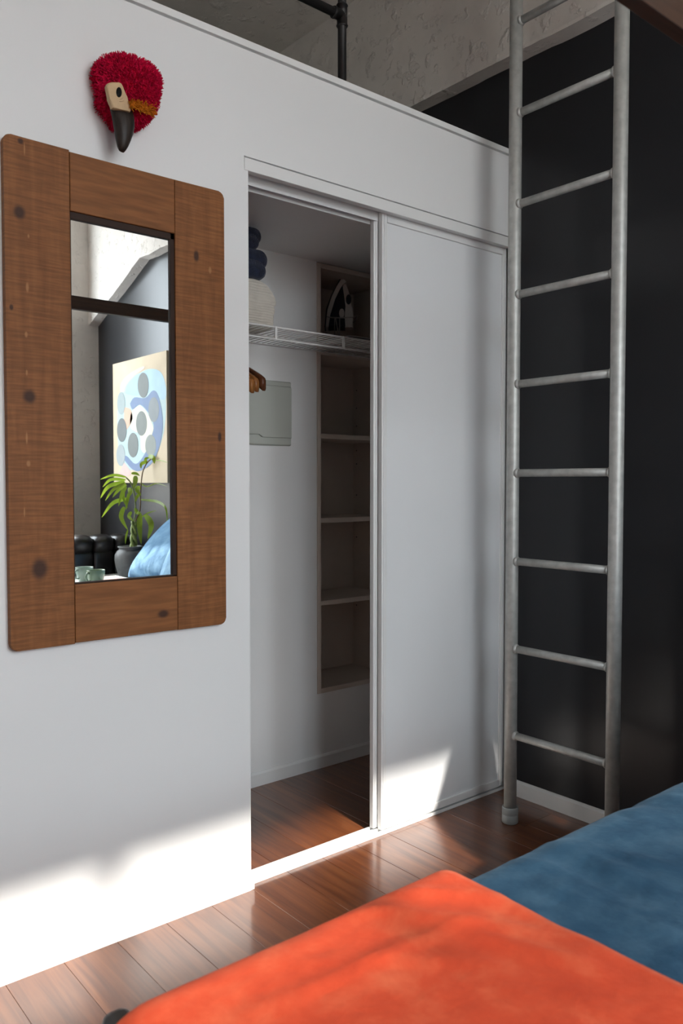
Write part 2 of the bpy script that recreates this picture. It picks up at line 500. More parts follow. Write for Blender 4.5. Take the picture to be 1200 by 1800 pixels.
# column in the corner
cm = bmesh.new()
add_prism(cm, [(1.98, YB - 0.001), (2.0, -1.81), (2.02, -1.795), (XD + 0.001, -1.795), (XD + 0.001, YB - 0.001)], 'z', 0.0, ZC)
struct(bm_obj('wall_column', cm, CONC), 'cream painted corner column beside the window', 'column')
# ------------------------------------------------------------------ sliding doors
def sliding_door(name, x0, x1, y0, y1, label):
    z0, z1 = 0.014, HEAD + 0.005
    d = root(name, label, 'sliding door', (x0, (y0 + y1) / 2, z0))
    d['kind'] = 'structure'
    s = 0.022
    for a, b in ((x0, x0 + s), (x1 - s, x1)):
        st = bmesh.new()
        add_box(st, a, b, y0, y1, z0, z1, 0.002)
        add_box(st, a + 0.006, b - 0.004, y0 - 0.0025, y0 + 0.002, z0 + 0.004, z1, 0.001)
        bm_obj('stile', st, ALU, d)
    for a, b in ((z0, z0 + 0.026), (z1 - 0.03, z1)):
        box('rail', x0 + s, x1 - s, y0 - 0.001, y1 - 0.001, a, b, ALU, d, bevel=0.002)
    box('panel', x0 + s - 0.002, x1 - s + 0.002, y0 + 0.005, y1 - 0.004, z0 + 0.02, z1 - 0.02, DOORW, d)
    return d
sliding_door('door_1', 1.757, 2.374, 1.907, 1.925, 'white sliding closet door in the front track')
sliding_door('door_2', 1.745, 2.362, 1.933, 1.951, 'white sliding closet door in the rear track, edge showing')

# ------------------------------------------------------------------ built-in shelves in the closet niche
sh = root('built_in_shelf', 'cream built-in shelves recessed in the closet back wall', 'shelf', (2.1, YC, NZ0))
t = 0.019
box('side_panel', NX0 + 0.001, NX0 + t, YC - 0.004, YC + ND, NZ0, NZ1, MELA, sh, 0.001)
box('side_panel', NX1 - t - 0.003, NX1 - 0.003, YC - 0.004, YC + ND, NZ0, NZ1, MELA, sh, 0.001)
box('back_panel', NX0 + t, NX1 - t, YC + ND - 0.004, YC + ND + 0.004, NZ0, NZ1, MELA, sh)
box('top_panel', NX0 + t, NX1 - t - 0.003, YC - 0.004, YC + ND - 0.004, NZ1 - t, NZ1, MELA, sh, 0.001)
box('bottom_panel', NX0 + t, NX1 - t - 0.003, YC - 0.004, YC + ND - 0.004, NZ0, NZ0 + t, MELA, sh, 0.001)
for z in (0.672, 1.004, 1.341, 1.672):
    box('shelf_board', NX0 + t + 0.0005, NX1 - t - 0.0035, YC + 0.0, YC + ND - 0.004, z - t, z, MELA, sh, 0.001)
ph = []
for z in (0.59, 0.66, 0.90, 1.09, 1.23, 1.29, 1.40, 1.48, 1.56):
    for y in (YC + 0.235,):
        ph.append((NX1 - t - 0.0045, NX1 - t - 0.002, y - 0.0025, y + 0.0025, z - 0.0025, z + 0.0025))
boxes('pin_hole', ph, plain('dark_hole', (0.02, 0.016, 0.014), 0.8), sh)['kind'] = 'stuff'

# ------------------------------------------------------------------ wire shelf
SY0, SY1, SZ = 2.235, YC, 1.667
wsx0, wsx1 = 0.625, XR - 0.003
ws = root('wire_shelf', 'white ventilated wire shelf across the closet', 'shelf', (1.5, SY1, SZ))
dat = []
k = 0
x = wsx0 + 0.01
while x < wsx1 - 0.005:
    dat.append(tube_data([(x, SY0, SZ - 0.040), (x, SY0 - 0.001, SZ - 0.006), (x, SY0 + 0.006, SZ), (x, SY1 - 0.001, SZ)] if False else [(x, SY0 + 0.001, SZ), (x, SY1 - 0.001, SZ)], 0.0017, 6))
    x += 0.0245
v, f = merge(dat)
mesh_obj('deck_wire', v, f, WIREW, ws, True)['kind'] = 'stuff'
for (y, z, r) in ((SY0, SZ, 0.0036), (SY0, SZ - 0.040, 0.0036), (SY1 - 0.006, SZ - 0.003, 0.003), (SY0 + 0.14, SZ - 0.0035, 0.003)):
    tube('long_wire', [(wsx0, y, z), (wsx1, y, z)], r, WIREW, ws, 8)
for px in (484, 603, 340, 200):
    c = on_y(px, 585, SY0).x
    box('lip_strap', c - 0.0045, c + 0.0045, SY0 - 0.005, SY0 + 0.001, SZ - 0.042, SZ + 0.003, WIREW, ws, 0.001)

# ------------------------------------------------------------------ things on the wire shelf
NAVY = plain('navy_terry', (0.014, 0.020, 0.045), 0.95, var=0.35, vscale=60, bump=0.7, bscale=260, sheen=0.3, bdist=0.003)
def stadium(x0, x1, z0, z1, n=10):
    r = (z1 - z0) / 2
    pts = []
    for k in range(n + 1):
        a = -math.pi / 2 + math.pi * k / n
        pts.append((x1 - r + r * math.cos(a), z0 + r + r * math.sin(a)))
    for k in range(n + 1):
        a = math.pi / 2 + math.pi * k / n
        pts.append((x0 + r + r * math.cos(a), z0 + r + r * math.sin(a)))
    return pts
def puffy_roll(bm, x0, x1, z0, z1, y0, y1, seed, amp=0.006, ny=14, ridge=0.0):
    """Folded soft layer: rounded section carried along Y, lumpy."""
    base = stadium(x0, x1, z0, z1)
    # subdivide straight runs
    pts = []
    m = len(base)
    for i in range(m):
        a, b = Vector((base[i][0], base[i][1])), Vector((base[(i + 1) % m][0], base[(i + 1) % m][1]))
        k = max(1, int((b - a).length / 0.02))
        for j in range(k): pts.append(a + (b - a) * j / k)
    cx, cz = (x0 + x1) / 2, (z0 + z1) / 2
    rows = []
    for j in range(ny + 1):
        t = j / ny
        e = min(t, 1 - t)
        s = 1.0 if e > 0.12 else (0.80 + 0.20 * math.sin(e / 0.12 * math.pi / 2))
        y = y0 + (y1 - y0) * t
        row = []
        for p in pts:
            q = Vector((cx + (p.x - cx) * (1 - (1 - s) * 0.35), y, cz + (p.y - cz) * s))
            d = Vector((p.x - cx, 0, (p.y - cz) * 2)).normalized()
            q += d * (mnoise.noise(q * 14 + Vector((seed, 0, 0))) * amp)
            if ridge: q += d * ridge * math.sin(q.z * 520 + q.x * 18)
            row.append(bm.verts.new(q))
        rows.append(row)
    n = len(pts)
    for j in range(ny):
        for i in range(n):
            bm.faces.new((rows[j][i], rows[j][(i + 1) % n], rows[j + 1][(i + 1) % n], rows[j + 1][i]))
    bm.faces.new(rows[0]); bm.faces.new(rows[-1][::-1])
def towel(name, label, ytop, ybot, xr_px, yp):
    zt, zb = on_y(440, ytop, yp).z, on_y(440, ybot, yp).z
    xr = on_y(xr_px, (ytop + ybot) / 2, yp).x
    zm = (zt + zb) / 2
    bm = bmesh.new()
    puffy_roll(bm, xr - 0.36, xr - 0.006, zb, zm + 0.016, yp, yp + 0.21, ytop, 0.006)
    puffy_roll(bm, xr - 0.37, xr, zm - 0.014, zt, yp + 0.002, yp + 0.20, ytop + 3, 0.006)
    o = bm_obj(name, bm, NAVY, None, True)
    tag(o, label, 'towel', 'navy towels on the wire shelf')
    return zb
YP = 2.27
zb1 = towel('folded_towel', 'smaller folded navy towel, topmost of the pile on the wire shelf', 396, 436, 463.5, YP)
zb2 = towel('folded_towel', 'larger folded navy towel between the cream blanket and the top towel', 433, 487, 475.5, YP)
CREAM = plain('cream_knit', (0.66, 0.61, 0.53), 0.9, var=0.06, vscale=30, bump=0.4, bscale=160, sheen=0.2, bdist=0.002)
bm = bmesh.new()
pts = [on_y(px, py, YP) for px, py in ((440, 486), (452, 487), (464, 491), (476, 499), (485, 511), (491, 524), (493, 534), (489, 539), (489.5, 548), (488, 557), (486, 563.5))]
prof = [(p.x, p.z) for p in pts]
prof[-1] = (prof[-1][0], SZ + 0.002)
prof.append((prof[-1][0] - 0.01, SZ + 0.0015))
prof.append((1.02, SZ + 0.0015))
prof.append((0.99, SZ + 0.06)); prof.append((1.03, SZ + 0.16))
top = prof[0][1]
prof.append((1.12, top))
# refine
fine = []
for i in range(len(prof)):
    a, b = Vector(prof[i]), Vector(prof[(i + 1) % len(prof)])
    k = max(1, int((b - a).length / 0.006))
    for j in range(k): fine.append(a + (b - a) * j / k)
ccx, ccz = 1.28, SZ + 0.09
rows = []
for j in range(13):
    t = j / 12; e = min(t, 1 - t)
    s = 1.0 if e > 0.15 else 0.86 + 0.14 * math.sin(e / 0.15 * math.pi / 2)
    row = []
    for p in fine:
        q = Vector((ccx + (p.x - ccx) * (1 - (1 - s) * 0.4), YP + 0.22 * t, max(SZ + 0.0017, ccz + (p.y - ccz) * s)))
        if p.y < SZ + 0.115 and p.y > SZ + 0.004:
            amp = 0.0022 * math.sin((p.y + (p.x - 1.3) * 0.10) * 480)
            q.x += amp * (1 if p.x > ccx else -1)
            if j in (0, 12): q.y += amp
        q.x += rn(q, 18, 0.003)
        row.append(bm.verts.new(q))
    rows.append(row)
n = len(fine)
for j in range(12):
    for i in range(n): bm.faces.new((rows[j][i], rows[j][(i + 1) % n], rows[j + 1][(i + 1) % n], rows[j + 1][i]))
# ridged front and rear faces as horizontal strips
bm.faces.new(rows[-1][::-1]); bm.faces.new(rows[0])
nt_ = CREAM.node_tree; Lk = nt_.links.new
wv_ = N(nt_, 'ShaderNodeTexWave'); wv_.bands_direction = 'Z'; wv_.inputs['Scale'].default_value = 36; wv_.inputs['Distortion'].default_value = 3.0; wv_.inputs['Detail Scale'].default_value = 0.6
gp_ = N(nt_, 'ShaderNodeNewGeometry'); Lk(gp_.outputs['Position'], wv_.inputs['Vector'])
bp_ = N(nt_, 'ShaderNodeBump'); bp_.inputs['Strength'].default_value = 0.3; bp_.inputs['Distance'].default_value = 0.004
Lk(wv_.outputs['Fac'], bp_.inputs['Height']); Lk(bp_.outputs[0], nt_.nodes['Principled BSDF'].inputs['Normal'])
o = bm_obj('folded_blanket', bm, CREAM, None, True)
tag(o, 'cream ribbed blanket folded into a rounded pile under the navy towels', 'blanket')

# folded ironing pad lying on the shelf at the right
bm = bmesh.new()
xa = on_y(604, 588, 2.30).x
puffy_roll(bm, xa, xa + 0.30, SZ + 0.0020, SZ + 0.020, 2.262, 2.47, 3.1, 0.003)
ip = bm_obj('ironing_pad', bm, plain('grey_cotton', (0.34, 0.31, 0.30), 0.85, var=0.1, vscale=30), None, True)
tag(ip, 'grey folded ironing pad with dark binding on the wire shelf', 'pad')
tube('binding', smooth_path([(xa + 0.012, 2.30, SZ + 0.012), (xa - 0.001, 2.268, SZ + 0.010), (xa + 0.03, 2.261, SZ + 0.0105), (xa + 0.14, 2.2605, SZ + 0.010), (xa + 0.29, 2.262, SZ + 0.010)], 5), 0.0045,
     plain('dark_binding', (0.03, 0.026, 0.03), 0.7), ip, 8)

# ------------------------------------------------------------------ steam iron on the niche shelf
YI = 2.645
IC = on_y(597, 540, YI); IC.z = 0
ID = Vector((math.cos(YAW), math.sin(YAW), 0))
IU = Vector((math.sin(YAW), -math.cos(YAW), 0))
def ip2(x, y):                         # pixels of the enlarged iron view -> upright plane facing the room
    r = ray(550 + x / 10.0, 470 + y / 10.0)
    t_ = (IC - EYEV).dot(ID) / r.dot(ID)
    p = EYEV + r * t_
    return ((p - IC).dot(IU), p.z)
def iw(u, w, z): return IC + IU * u + ID * w + Vector((0, 0, z))
IZ = 1.672
def ipoly(l): return [(a, max(b, IZ + 0.001)) for a, b in (ip2(*q) for q in l)]
def iprism(name, pts, w0, w1, mat, par, bev):
    bm = bmesh.new(); add_prism(bm, pts, 'y', w0, w1, bev, 2)
    for v in bm.verts: v.co = iw(v.co.x, v.co.y, v.co.z)
    return bm_obj(name, bm, mat, par)
ir = root('steam_iron', 'white and navy steam iron standing upright on the top niche shelf', 'iron', (IC.x, IC.y, IZ))
IW = plain('iron_white_plastic', (0.66, 0.62, 0.58), 0.35, var=0.02)
INV = plain('iron_navy_plastic', (0.008, 0.010, 0.022), 0.5, spec=0.3, var=0.1)
iprism('soleplate', ipoly([(205, 1085), (232, 770), (312, 545), (400, 365), (470, 245), (520, 225), (545, 240), (490, 250), (420, 372), (333, 552), (252, 782), (226, 1085)]), -0.050, 0.050, plain('dark_sole_edge', (0.03, 0.025, 0.024), 0.4), ir, 0.0015)
iprism('skirt', ipoly([(226, 1085), (252, 780), (333, 550), (422, 370), (492, 250), (540, 240), (588, 305), (540, 312), (470, 430), (388, 600), (305, 870), (272, 1085)]), -0.046, 0.046, IW, ir, 0.003)
iprism('water_tank', ipoly([(270, 1085), (303, 870), (386, 600), (468, 432), (528, 330), (555, 400), (565, 620), (590, 760), (580, 950), (570, 1085)]), -0.040, 0.040, INV, ir, 0.005)
iprism('handle', ipoly([(512, 372), (545, 325), (582, 330), (622, 450), (650, 545), (640, 650), (700, 760), (705, 900), (692, 1085), (558, 1085), (580, 900), (570, 720), (548, 560)]), -0.042, 0.030, IW, ir, 0.006)
def idisc(name, x, y, rx, ry, w0, w1, mat, par):
    c = ip2(x, y); a = ip2(x + rx, y)[0] - c[0]; b = c[1] - ip2(x, y + ry)[1]
    return iprism(name, [(c[0] + a * math.cos(2 * math.pi * k / 24), c[1] + b * math.sin(2 * math.pi * k / 24)) for k in range(24)], w0, w1, mat, par, 0.002)
idisc('steam_dial', 622, 608, 46, 84, -0.052, -0.040, INV, ir)
idisc('temperature_dial', 505, 845, 46, 78, -0.050, -0.038, IW, ir)
# wire caddy around the iron
cad = root('iron_caddy', 'thin grey wire caddy ring around the iron in the niche', 'wire caddy', (IC.x, IC.y, IZ))
CW = plain('caddy_wire', (0.36, 0.32, 0.30), 0.35, metal=0.5, var=0.05)
a, b = ip2(280, 930), ip2(750, 930)
zr = a[1]; wf_ = -0.060; wb_ = 0.058
ring = [iw(*q) for q in ((a[0] - .012, wf_ + 0.02, zr + 0.012), (a[0] + .006, wf_, zr), ((a[0] + b[0]) / 2, wf_ - 0.003, zr - 0.002), (b[0] - 0.012, wf_, zr), (b[0] + .002, wf_ + 0.02, zr + 0.010), (b[0] + .002, wb_ - 0.02, zr + 0.010), (b[0] - .02, wb_, zr), (a[0], wb_, zr), (a[0] - .012, wb_ - 0.02, zr + 0.012), (a[0] - .012, wf_ + 0.02, zr + 0.012))]
tube('ring_wire', smooth_path(ring, 6), 0.0024, CW, cad, 8)
for px in (385, 470):
    c = ip2(px, 930)[0]
    tube('leg_wire', [iw(c, wf_ - 0.002, zr - 0.001), iw(c - 0.003, wf_ - 0.001, IZ + 0.0025), iw(c - 0.003, -0.0505, IZ + 0.0025)], 0.0022, CW, cad, 8)
c0, c1 = ip2(400, 980), ip2(500, 1060)
tube('brace_wire', [iw(c0[0], wf_ - 0.002, zr - 0.003), iw(c1[0], wf_ - 0.001, IZ + 0.006)], 0.0020, CW, cad, 8)

# ------------------------------------------------------------------ electrical panel on the closet back wall
EP = plain('grey_green_enamel', (0.50, 0.52, 0.47), 0.45, var=0.015)
pb = root('electrical_panel', 'grey-green electrical panel cover on the closet back wall', 'panel', (1.65, YC, 1.29))
ex0, ex1, ez0, ez1 = 1.44, 1.846, 1.287, 1.531
bm = bmesh.new(); add_box(bm, ex0, ex1, YC - 0.008, YC + 0.001, ez0, ez1, 0.006, 3)
bm_obj('cover', bm, EP, pb)
box('upper_band', ex0 + 0.004, ex1 - 0.004, YC - 0.011, YC - 0.006, ez1 - 0.0188, ez1 - 0.004, EP, pb, 0.001)
st = on_y(450, 0, YC).x
prism('door', [(ex0 + 0.004, ez0 + 0.042), (st - 0.004, ez0 + 0.042), (st + 0.012, ez0 + 0.030), (ex1 - 0.004, ez0 + 0.030), (ex1 - 0.004, ez1 - 0.0225), (ex0 + 0.004, ez1 - 0.0225)], 'y', YC - 0.015, YC - 0.006, EP, pb, 0.0015)
prism('lower_band', [(ex0 + 0.004, ez0 + 0.004), (ex1 - 0.004, ez0 + 0.004), (ex1 - 0.004, ez0 + 0.0262), (st + 0.011, ez0 + 0.0262), (st - 0.005, ez0 + 0.0382), (ex0 + 0.004, ez0 + 0.0382)], 'y', YC - 0.011, YC - 0.006, EP, pb, 0.001)

# ------------------------------------------------------------------ wooden hangers on the shelf lip
HW = wood('hanger_wood', (0.16, 0.055, 0.015), (0.30, 0.115, 0.030), (0.46, 0.20, 0.06), grain=(8, 1, 1), scale=20, rough=0.3)
HW2 = wood('dark_hanger_wood', (0.06, 0.018, 0.008), (0.11, 0.036, 0.014), (0.17, 0.06, 0.022), grain=(8, 1, 1), scale=20, rough=0.3)
CHR = plain('hanger_hook_steel', (0.5, 0.5, 0.5), 0.25, metal=0.9, var=0.02)
def hanger(x, ztip, label, mat, yaw=0.0):
    yc = SY0
    zn = ztip + 0.085
    h = root('coat_hanger', label, 'hanger', (x, yc, SZ - 0.045), 'wooden hangers on the wire shelf')
    bm = bmesh.new()
    L = 0.20
    rows = []
    n = 24
    for k in range(n + 1):
        u = -1 + 2 * k / n
        y = yc + L * u
        zc = ztip + 0.085 * (1 - abs(u) ** 1.55)
        hh = 0.012 + 0.010 * abs(u) ** 2 * (1 if abs(u) < 0.93 else 0.75)
        th = 0.0050 + 0.0028 * abs(u) ** 3
        sway = 0.012 * abs(u) ** 2 + yaw * u * L
        rows.append([bm.verts.new((x + sway + th * c, y, zc + hh * s)) for c, s in ((-1, -.6), (-.6, -1), (.6, -1), (1, -.6), (1, .6), (.6, 1), (-.6, 1), (-1, .6))])
    for k in range(n):
        for i in range(8): bm.faces.new((rows[k][i], rows[k][(i + 1) % 8], rows[k + 1][(i + 1) % 8], rows[k + 1][i]))
    bm.faces.new(rows[0]); bm.faces.new(rows[-1][::-1])
    bm_obj('body', bm, mat, h, True)
    zh = SZ - 0.040
    r = 0.017
    pts = [(x, yc, zn + 0.01), (x, yc, zh - 0.03)] + [(x, yc - r + r * math.cos(a) + 0.0, zh - r + 0.0047 + r * math.sin(a)) for a in [math.pi * q / 8 for q in range(0, 11)]]
    pts = [(x, yc, zn + 0.01), (x, yc + r, zn + 0.045)] + [(x, yc + r * math.cos(a), zh - r + 0.0062 + r * math.sin(a)) for a in [math.pi * q / 10 for q in range(0, 13)]]
    tube('hook', smooth_path(pts, 3), 0.0016, CHR, h, 8)
for (px, py, lab, mt, yw) in ((466.5, 683, 'dark brown wooden hanger at the end of the row of hangers', HW2, 0.02), (454.5, 685, 'honey brown wooden hanger beside the dark brown one', HW, 0.02), (446.5, 687, 'amber wooden hanger second after the dark brown one', HW, 0.02), (438.5, 684, 'amber wooden hanger farthest from the dark brown one', HW, 0.02)):
    p = on_y(px, py, SY0 - 0.20)
    hanger(p.x - 0.018 + yw * 0.2, p.z + 0.012, lab, mt, yw)

# ------------------------------------------------------------------ ladder
XLD, YL0, YL1, RR = 2.157, 1.700, 1.318, 0.0212
lad = root('ladder', 'galvanised steel tube ladder standing before the charcoal wall', 'ladder', (XLD, 1.5, 0))
for y in (YL0, YL1):
    v, f = tube_data([(XLD, y, 0.012), (XLD, y, 0.9), (XLD, y, 1.8), (XLD, y, 3.05)], RR, 24)
    r_ = mesh_obj('rail', v, f, GALV, lad, True)
    v, f = lathe_data([(0.024, 0.0), (0.0272, 0.003), (0.0272, 0.028), (0.0262, 0.0295), (0.0262, 0.031), (0.0272, 0.0325), (0.0272, 0.052), (0.0255, 0.0555), (0.0225, 0.0555), (0.0222, 0.03)], XLD, y, 0.0, 28)
    mesh_obj('rubber_foot', v, f, RUBB, r_, True)
for k in range(10):
    z = 0.300 + 0.2928 * k
    y0, y1 = YL0 - RR + 0.003, YL1 + RR - 0.003
    rg = tube('rung', [(XLD, YL0 - 0.01, z), (XLD, YL1 + 0.01, z)], 0.0128, GALV, lad, 18)
    for y, s in ((YL0, -1), (YL1, 1)):
        pts, rad = [], []
        for q, (d, rr) in enumerate(((RR - 0.003, 0.0172), (RR + 0.0015, 0.0160), (RR + 0.004, 0.0142), (RR + 0.006, 0.0127))):
            pts.append((XLD, y + s * d, z)); rad.append(rr)
        tube('weld', pts, rad, GALV, rg, 16)

# ------------------------------------------------------------------ black pipe railing of the loft
YP2, XP2, ZT = 1.955, on_y(601, 140, 1.955).x, on_y(601, 28, 1.955).z
rl = root('pipe_railing', 'black steel pipe railing standing on the closet top', 'railing', (XP2, YP2, ZL))
pr = 0.0135
tube('post', [(XP2, YP2, ZL - 0.002), (XP2, YP2, 3.12)], pr, BLACKP, rl, 18)
tube('post', [(XP2 - 1.5, YP2, ZL - 0.002), (XP2 - 1.5, YP2, 3.12)], pr, BLACKP, rl, 18)
tube('mid_rail', [(XL + 0.01, YP2, ZT), (XP2, YP2, ZT)], pr, BLACKP, rl, 18)
tube('top_rail', [(XL + 0.01, YP2, 3.12), (XP2 + 0.01, YP2, 3.12)], pr, BLACKP, rl, 18)
for xx in (XP2, XP2 - 1.5):
    tv = [tube_data([(xx, YP2, ZT - 0.034), (xx, YP2, ZT - 0.030), (xx, YP2, ZT - 0.030), (xx, YP2, ZT + 0.030), (xx, YP2, ZT + 0.030), (xx, YP2, ZT + 0.034)], [0.0165, 0.0185, 0.0165, 0.0165, 0.0185, 0.0165], 18),
          tube_data([(xx, YP2, ZT), (xx - 0.030, YP2, ZT), (xx - 0.030, YP2, ZT), (xx - 0.036, YP2, ZT)], [0.0165, 0.0165, 0.0185, 0.017], 18)]
    v, f = merge(tv)
    mesh_obj('tee_fitting', v, f, BLACKP, rl, True)
    v, f = lathe_data([(0.036, 0.0), (0.036, 0.006), (0.02, 0.008), (0.018, 0.022), (0.0135, 0.022)], xx, YP2, ZL + 0.0175, 24)
    mesh_obj('floor_flange', v, f, BLACKP, rl, True)

# ------------------------------------------------------------------ wall mirror with wide plank frame
YF = 1.857                             # front of the boards
mi = root('wall_mirror', 'tall wall mirror in a wide rough brown wooden plank frame', 'mirror', (0.87, YW, 0.76))
def fx(px, py): 
    p = on_y(px, py, YF); return p.x, p.z
ml, mr = fx(12.5, 690)[0], fx(395.5, 720)[0]
il, irr = fx(127.5, 700)[0], fx(310, 715)[0]
mt_, mb_ = fx(200, 286)[1], fx(200, 1123)[1]
it, ib = fx(215, 390)[1], fx(215, 1021)[1]
def kn(px, py, a, b):
    p = on_y(px, py, YF); return (tuple(p), a, b)
CW_ = ((0.200, 0.076, 0.025), (0.235, 0.091, 0.030), (0.275, 0.111, 0.038))
WV = wood('frame_stile_wood', *CW_, grain=(7, 7, 0.8), scale=7, rough=0.6, saw=((14, 5, 230), 0.20), spec=0.25,
          knots=[kn(34, 373, 0.012, 0.014), kn(52, 697, 0.013, 0.014), kn(70, 1000, 0.017, 0.022), kn(36, 248, 0.006, 0.006), kn(345, 450, 0.007, 0.013), kn(386, 768, 0.005, 0.012), kn(20, 540, 0.004, 0.006)],
          marks=[kn(43, 262, 0.0015, 0.012), kn(48, 505, 0.003, 0.010), kn(46, 588, 0.003, 0.006), kn(47, 655, 0.002, 0.006), kn(47, 770, 0.002, 0.012), kn(50, 815, 0.004, 0.006), kn(50, 415, 0.002, 0.004), kn(369, 475, 0.004, 0.008), kn(43, 900, 0.0015, 0.010)])
WH = wood('frame_rail_wood', *CW_, grain=(0.8, 7, 7), scale=8, rough=0.6, saw=((10, 5, 110), 0.16), spec=0.25, knots=[kn(287, 1079, 0.014, 0.009), kn(40, 300, 0.001, 0.001)])
def board(name, x0, x1, z0, z1, mat, corner):
    """Board with eased edges; corner lists the rounded outer corners."""
    r = 0.016
    pts = []
    for (cx, cz, sx, sz, key) in ((x0, z0, 1, 1, 'bl'), (x1, z0, -1, 1, 'br'), (x1, z1, -1, -1, 'tr'), (x0, z1, 1, -1, 'tl')):
        if key in corner:
            a0 = {'bl': math.pi, 'br': 1.5 * math.pi, 'tr': 0, 'tl': 0.5 * math.pi}[key]
            for q in range(7):
                a = a0 + math.pi / 2 * q / 6
                pts.append((cx + sx * r + r * math.cos(a), cz + sz * r + r * math.sin(a)))
        else: pts.append((cx, cz))
    return prism(name, pts, 'y', YF, YW - 0.0005, mat, mi, 0.0022, 2)
board('frame_stile', ml, il - 0.0004, mb_, mt_ + 0.003, WV, ('bl', 'tl'))
board('frame_stile', irr + 0.0004, mr, mb_ + 0.001, mt_ - 0.001, WV, ('br', 'tr'))
board('frame_rail', il + 0.0004, irr - 0.0004, it + 0.0, mt_ - 0.001, WH, ())
board('frame_rail', il + 0.0004, irr - 0.0004, mb_ + 0.002, ib, WH, ())
BEAD = plain('dark_bead', (0.035, 0.018, 0.012), 0.6, spec=0.2, var=0.2)
bd = []
bw = 0.011
for (a, b, c, d) in ((il, irr, it - 0.016, it), (il, irr, ib, ib + 0.004), (il, il + 0.003, ib, it), (irr - bw, irr, ib, it)):
    bd.append((a, b, YF + 0.005, GLASS + 0.003, c, d))
boxes('inner_bead', bd, BEAD, mi, 0.001)
m, nt, b = new_mat('silvered_glass')
b.inputs['Metallic'].default_value = 1.0; b.inputs['Roughness'].default_value = 0.0
gno = N(nt, 'ShaderNodeTexNoise'); gno.inputs['Scale'].default_value = 2.0
gcr = N(nt, 'ShaderNodeValToRGB'); gcr.color_ramp.elements[0].color = (0.93, 0.95, 0.94, 1); gcr.color_ramp.elements[1].color = (0.95, 0.965, 0.955, 1)
nt.links.new(gno.outputs['Fac'], gcr.inputs[0]); nt.links.new(gcr.outputs[0], b.inputs['Base Color'])
box('glass', il, irr, GLASS, GLASS + 0.005, ib, it, m, mi)

# ------------------------------------------------------------------ parrot head on the wall
def zq(x, y): return 130 + x / 6.667, 80 + y / 6.667
pa = root('parrot_head', 'red fibre parrot head with dark beak hung above the mirror', 'wall ornament', (0.885, YW, 2.10))
RED = plain('crimson_raffia', (0.58, 0.006, 0.050), 0.85, spec=0.1, var=0.45, vscale=120)
def pq(x, y, Y): return on_y(*zq(x, y), Y)
outline = [(225, 300), (245, 215), (340, 140), (470, 108), (600, 125), (780, 185), (900, 260), (980, 370), (1005, 470), (985, 600), (955, 740), (920, 830), (860, 910), (780, 985),
           (700, 985), (600, 990), (490, 985), (420, 900), (340, 790), (275, 690), (280, 590), (235, 420)]
op = [pq(a, b, YW - 0.030) for a, b in outline]
cc = pq(640, 520, YW - 0.030)
op2 = smooth_path(op + [op[0]], 4)[:-1]
bm = bmesh.new()
rings = []
DEP = 0.068
nr = 8
def dome(u, pt):                      # u 0 centre..1 edge
    q = cc + (pt - cc) * u
    y = YW - 0.012 - DEP * math.sqrt(max(0.0, 1 - u ** 2.4))
    return Vector((q.x, y, q.z))
for k in range(1, nr + 1):
    rings.append([bm.verts.new(dome(k / nr * 0.93, p)) for p in op2])
rings.append([bm.verts.new((cc.x + (p.x - cc.x) * 0.88, YW - 0.0005, cc.z + (p.z - cc.z) * 0.88)) for p in op2])
n = len(op2)
cv = bm.verts.new(dome(0, cc))
for i in range(n): bm.faces.new((cv, rings[0][i], rings[0][(i + 1) % n]))
for k in range(nr):
    for i in range(n): bm.faces.new((rings[k][i], rings[k + 1][i], rings[k + 1][(i + 1) % n], rings[k][(i + 1) % n]))
bm.faces.new(rings[-1])
bm_obj('head', bm, RED, pa, True)
def spikes(name, count, pick, length, mat, wid=0.0011):
    V, F = [], []
    for _ in range(count):
        p, nrm = pick()
        nrm = (nrm + Vector((random.gauss(0, .35), random.gauss(0, .35), random.gauss(0, .35)))).normalized()
        u, v = frame_of(nrm)
        L = length * random.uniform(0.6, 1.25)
        b = len(V)
        for q in range(3):
            a = 2 * math.pi * q / 3
            V.append(p - nrm * 0.003 + (u * math.cos(a) + v * math.sin(a)) * wid)
        for q in range(3):
            a = 2 * math.pi * q / 3
            V.append(p + nrm * L + (u * math.cos(a) + v * math.sin(a)) * wid * 0.75)
        F += [(b, b + 1, b + 4, b + 3), (b + 1, b + 2, b + 5, b + 4), (b + 2, b, b + 3, b + 5), (b + 3, b + 4, b + 5)]
    o = mesh_obj(name, V, F, mat, pa)
    o['kind'] = 'stuff'
    return o
def pick_red():
    while True:
        i = random.randrange(n); u = math.sqrt(random.random())
        if random.random() < 0.35:
            w = random.random(); q_ = op2[i]; k_ = 0.88 + 0.05 * w
            p = Vector((cc.x + (q_.x - cc.x) * k_, YW - 0.003 - 0.034 * w, cc.z + (q_.z - cc.z) * k_))
            d = Vector((q_.x - cc.x, 0, q_.z - cc.z)).normalized()
            return p, (d + Vector((0, -0.25, 0))).normalized()
        p = dome(u * 0.93, op2[i])
        d = Vector((p.x - cc.x, 0, p.z - cc.z))
        nrm = Vector((d.x / 0.085, -0.25 - 1.1 * (1 - u), d.z / 0.10)).normalized()
        return p, nrm
spikes('red_fibre', 6500, pick_red, 0.010, RED)
ORG = plain('orange_raffia', (0.68, 0.24, 0.02), 0.85, spec=0.1, var=0.35, vscale=120)
def pick_or():
    a, b = random.random(), random.random()
    x = 650 + 270 * a; y = 680 + 75 * a + (b - 0.5) * (70 + 60 * a)
    p = pq(x, y, YW - 0.084 + 0.030 * a * a)
    return p, Vector((0.8 * (a - 0.3), -0.9, -0.35 + 0.3 * (random.random() - .5))).normalized()
spikes('orange_fibre', 420, pick_or, 0.014, ORG, 0.0012)
